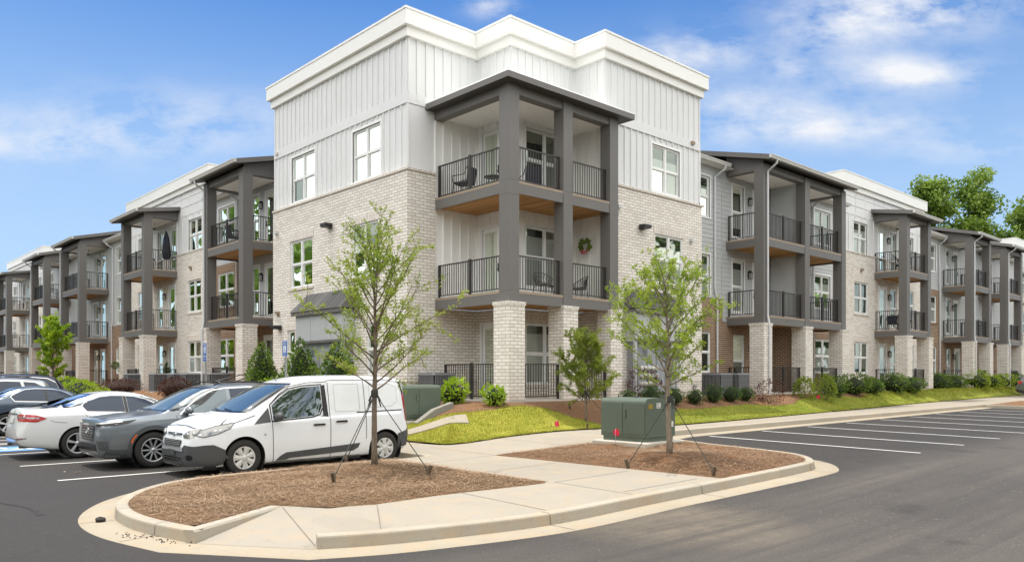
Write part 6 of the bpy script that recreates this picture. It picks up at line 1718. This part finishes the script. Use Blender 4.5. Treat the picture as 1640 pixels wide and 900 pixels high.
def crossover(name, label, paint, loc, rz, dark=False, group=None, front=True, kind='sport utility'):
    c = Car(name, label, SUV, paint, loc, rz, kind, group)
    c.patch('windshield', [(-.80,1.135),(.80,1.135),(.60,1.56),(-.60,1.56)], M['wscreen'], 'f')
    c.ribbon('windshield_surround', [(-.82,1.125),(.82,1.125),(.615,1.575),(-.615,1.575)], .022, M['gloss'], 'f', .0045, closed=True)
    c.patch('side_window', [(1.55,1.065),(1.68,1.17),(1.98,1.37),(2.28,1.51),(2.52,1.545),(2.52,1.085)], M['cglass' if not dark else 'tint'])
    c.patch('side_window', [(2.60,1.085),(2.60,1.55),(3.0,1.565),(3.42,1.55),(3.52,1.115)], M['tint'])
    c.patch('side_window', [(3.60,1.125),(3.52,1.545),(3.85,1.52),(4.10,1.38),(4.18,1.20)], M['tint'])
    c.ribbon('window_trim', [(1.50,1.05),(2.5,1.065),(3.5,1.09),(4.22,1.18),(4.14,1.40),(3.87,1.545),(3.45,1.58),(3.0,1.59),(2.5,1.57),(2.26,1.53),(1.96,1.395),(1.66,1.19)], .020, M['chrome'], off=.005, closed=True)
    for ln in ([(1.42,1.03),(1.47,.32)], [(2.56,1.07),(2.56,.30)], [(3.55,1.09),(3.45,.75)], [(1.46,.34),(3.30,.34)]): c.ribbon('panel_seam', ln, .008, SG)
    c.ribbon('panel_seam', [(-.80,1.115),(-.74,.975)], .008, SG, 'f'); c.ribbon('panel_seam', [(.80,1.115),(.74,.975)], .008, SG, 'f')
    if front:
        c.patch('grille', [(-.43,.85),(.43,.85),(.45,.72),(.40,.56),(-.40,.56),(-.45,.72)], M['gloss'], 'f', .006)
        for j in range(5):
            for i in range(-3, 4):
                y = i*.115+(.057 if j % 2 else 0)
                if abs(y) < .40: c.ribbon('grille_bar', [(y-.034,.60+j*.055),(y+.034,.60+j*.055)], .016, M['steel'], 'f', .014)
        c.ribbon('grille_surround', [(-.40,.545),(.40,.545)], .02, M['chrome'], 'f', .012); c.badge(0, 0, .745, M['chrome'], 'h', 1.3)
        for sg in (-1, 1):
            c.patch('headlight', [(sg*.44,.865),(sg*.46,.90),(sg*.80,.925),(sg*.84,.88),(sg*.62,.845)], M['gloss'], 'f', .007)
            c.ribbon('headlight_strip', [(sg*.42,.895),(sg*.80,.915)], .022, M['lamp'], 'f', .012)
            c.patch('side_vent', [(sg*.60,.58),(sg*.84,.56),(sg*.84,.38),(sg*.70,.40)], M['plastic'], 'f', .006)
        c.patch('headlight', [(.05,.86),(.07,.915),(.40,.945),(.66,.975),(.50,.90),(.28,.865)], M['gloss'], 's', .007); c.ribbon('headlight_strip', [(.05,.905),(.22,.925),(.40,.94)], .018, M['lamp'], 's', .011)
        c.patch('lower_grille', [(-.56,.50),(.56,.50),(.60,.36),(-.60,.36)], M['gloss'], 'f', .006)
        for i in range(-6, 7): c.ribbon('grille_bar', [(i*.085-.05,.37),(i*.085+.03,.49)], .008, M['plastic'], 'f', .010)
        c.ribbon('chin_trim', [(-.66,.345),(-.56,.315),(.56,.315),(.66,.345)], .022, M['steel'], 'f', .010)
        c.patch('front_bumper', [(.06,.24),(.56,.225),(.575,.40),(.30,.40),(.12,.42)], M['plastic'], 's', .007)
    c.patch('side_marker', [(.535,.52),(.56,.60),(.63,.69),(.655,.675),(.59,.59),(.562,.51)], M['orange'], 's', .017)
    c.patch('rocker_panel', [(1.42,.22),(3.22,.225),(3.2,.33),(1.44,.33)], M['plastic'], 's', .008)
    for a in c.axles:
        arc = [(a+math.cos(rad(t))*(c.Ra+.042), c.R+math.sin(rad(t))*(c.Ra+.042)) for t in range(-14, 195, 8)]
        c.ribbon('wheel_arch_trim', arc, .085, M['plastic'], 's', .012)
    c.patch('taillight', [(4.22,1.06),(4.32,1.14),(4.55,1.06),(4.58,.93),(4.38,.92)], M['tail'], 's', .008)
    for sg in (-1, 1): c.patch('taillight', [(sg*.5,.96),(sg*.80,.94),(sg*.74,1.12),(sg*.52,1.08)], M['tail'], 'r', .008)
    c.patch('rear_window', [(-.66,1.16),(.66,1.16),(.56,1.48),(-.56,1.48)], M['tint'], 'r'); c.patch('rear_bumper', [(-.85,.36),(.85,.36),(.84,.56),(-.84,.56)], M['plastic'], 'r', .006); c.patch('rear_bumper', [(4.05,.30),(4.62,.44),(4.62,.58),(4.1,.52)], M['plastic'], 's', .007)
    c.patch('licence_plate', [(-.16,.76),(.16,.76),(.16,.9),(-.16,.9)], M['plate'], 'r', .010)
    c.handle(2.36, .93, paint); c.handle(3.36, .95, paint); c.mirror(1.62, 1.08, paint); c.wheels('multi', .235, M['rim'])
    for sg in (-1, 1):
        q = MB(); q.tube([(2.3, sg*.60, 1.64), (2.45, sg*.60, 1.70), (3.7, sg*.60, 1.70), (3.95, sg*.60, 1.65)], .016, 6); q.build('roof_rail', M['gloss']).parent = c.root
    return c
M['suvp'] = carpaint('grey_blue_paint', (.175, .20, .225), .55)
crossover('parked_crossover', 'grey crossover with black mesh grille parked between the white van and white sedan', M['suvp'], (4.48, 17.32, 0), 0)
M['navy'] = carpaint('navy_paint', (.010, .014, .030), .3); M['silver'] = carpaint('silver_paint', (.42, .43, .44), .7); M['silv2'] = carpaint('ash_silver_paint', (.27, .29, .31), .6)
crossover('parked_crossover', 'silver car mostly hidden between the blue sedan and the navy crossover', M['silver'], (2.5, 31.6, G(4, 31)), 0, group=None)
crossover('parked_crossover', 'dark navy crossover with chrome window trim at the far left by the green bush', M['navy'], (3.55, 34.75, G(5, 34.5)+.07), 0, True)
crossover('parked_crossover', 'silver grey crossover cut by the right edge beyond the distant mulch island', M['silv2'], (60.6, 11.1, G(60, 12)), rad(90), True, front=False)

# --- sedans
SED = dict(L=4.88, axles=(.98, 3.76), R=.335, gap=.045,
    zt=[(0,.52),(.02,.62),(.06,.69),(.14,.745),(.5,.83),(1.0,.925),(1.3,.975),(1.4,1.01),(1.85,1.235),(2.2,1.375),(2.5,1.445),(2.9,1.465),(3.3,1.44),(3.65,1.345),(4.05,1.175),(4.22,1.125),(4.45,1.115),(4.68,1.105),(4.76,1.085),(4.81,1.0),(4.85,.85),(4.88,.66)],
    zw=[(0,.42),(.1,.62),(.6,.78),(1.3,.89),(2.5,.95),(4.0,.985),(4.6,.98),(4.88,.55)],
    w=[(0,.52),(.02,.62),(.08,.73),(.25,.83),(.6,.895),(1,.92),(3.8,.925),(4.3,.905),(4.62,.85),(4.80,.76),(4.86,.66),(4.88,.58)],
    wt=[(0,.42),(.1,.62),(.6,.76),(1.3,.79),(2.2,.58),(3.0,.575),(3.5,.60),(4.05,.70),(4.4,.76),(4.75,.70),(4.88,.45)],
    zb=[(0,.34),(.03,.25),(.12,.19),(.5,.18),(4.1,.20),(4.5,.25),(4.82,.31),(4.88,.44)])
def sedan(name, label, paint, loc, rz, dark=True, group=None, rim='rim'):
    c = Car(name, label, SED, paint, loc, rz, 'sedan', group)
    c.patch('windshield', [(-.78,1.0),(.78,1.0),(.56,1.36),(-.56,1.36)], M['wscreen'], 'f')
    c.patch('rear_window', [(-.74,1.15),(.74,1.15),(.58,1.40),(-.58,1.40)], M['tint'], 'r'); c.ribbon('window_trim', [(-.76,1.135),(.76,1.135),(.60,1.415),(-.60,1.415)], .018, M['gloss'], 'r', .0045, closed=True)
    c.patch('side_window', [(1.72,.975),(1.95,1.12),(2.25,1.28),(2.50,1.345),(2.68,1.36),(2.68,1.0)], M['tint'])
    c.patch('side_window', [(2.76,1.005),(2.76,1.365),(3.0,1.37),(3.25,1.345),(3.50,1.255),(3.64,1.155),(3.56,1.04)], M['tint'])
    c.patch('pillar_trim', [(2.685,1.0),(2.685,1.36),(2.755,1.365),(2.755,1.005)], M['gloss'], off=.0035)
    c.ribbon('window_trim', [(1.68,.955),(2.7,.985),(3.57,1.02),(3.67,1.155),(3.52,1.275),(3.26,1.37),(3.0,1.395),(2.68,1.385),(2.48,1.37),(2.22,1.305),(1.93,1.145)], .017, M['chrome'], off=.005, closed=True)
    for ln in ([(1.48,.93),(1.50,.27)], [(2.72,.98),(2.70,.25)], [(3.62,1.02),(3.55,.85),(3.44,.65)], [(1.5,.265),(3.3,.265)], [(3.98,.80),(4.2,.82),(4.3,.86)]): c.ribbon('panel_seam', ln, .008, SG)
    c.ribbon('panel_seam', [(4.12,-.68),(4.12,.68)], .008, SG, 't')
    # tail lights wrap from the boot lid on to the wing
    c.patch('taillight', [(4.36,.905),(4.56,.98),(4.80,1.0),(4.80,.84),(4.55,.83)], M['tail'], 's', .008); c.ribbon('taillight_strip', [(4.50,.915),(4.80,.925)], .028, M['lens'], 's', .011)
    for sg in (-1, 1):
        c.patch('taillight', [(sg*.40,.93),(sg*.40,.98),(sg*.60,1.0),(sg*.74,.985),(sg*.76,.85),(sg*.56,.84)], M['tail'], 'r', .008); c.ribbon('taillight_strip', [(sg*.42,.93),(sg*.74,.925)], .026, M['lens'], 'r', .012)
        c.patch('reflector', [(sg*.52,.44),(sg*.76,.46),(sg*.76,.49),(sg*.52,.47)], M['tail'], 'r', .010); c.patch('headlight', [(sg*.42,.62),(sg*.74,.66),(sg*.76,.60),(sg*.5,.57)], M['lens'], 'f', .006)
    c.ribbon('bumper_trim', [(-.80,.485),(-.5,.455),(.5,.455),(.80,.485)], .016, M['chrome'], 'r', .012); c.ribbon('boot_trim', [(-.40,.985),(.40,.985)], .022, M['chrome'], 'r', .012)
    c.patch('licence_plate', [(-.155,.80),(.155,.80),(.155,.94),(-.155,.94)], M['plate'], 'r', .012); c.badge(0, 0, 1.045, M['chrome'], 'h', 1.0, True)
    c.patch('rear_diffuser', [(-.66,.30),(.66,.30),(.62,.36),(-.62,.36)], M['gloss'], 'r', .006)
    q = MB(); q.tube([(4.6,.58,.29),(4.84,.58,.29)], .035, 10); q.tube([(4.6,-.58,.29),(4.84,-.58,.29)], .035, 10); q.build('exhaust_pipe', M['plastic']).parent = c.root
    c.handle(2.54, .90, paint); c.handle(3.42, .93, paint); c.mirror(1.78, .99, paint); c.wheels('double', .225, M[rim])
M['pearl'] = carpaint('pearl_white_paint', (.70, .715, .715)); M['steelb'] = carpaint('steel_blue_paint', (.045, .068, .10), .5)
sedan('parked_sedan', 'white sedan with red wraparound tail lights parked nose towards the building', M['pearl'], (8.62, 20.43, 0), rad(180))
sedan('parked_sedan', 'dark steel blue sedan with five double spoke wheels left of the white sedan', M['steelb'], (8.72, 28.45, G(5, 28)), rad(180))
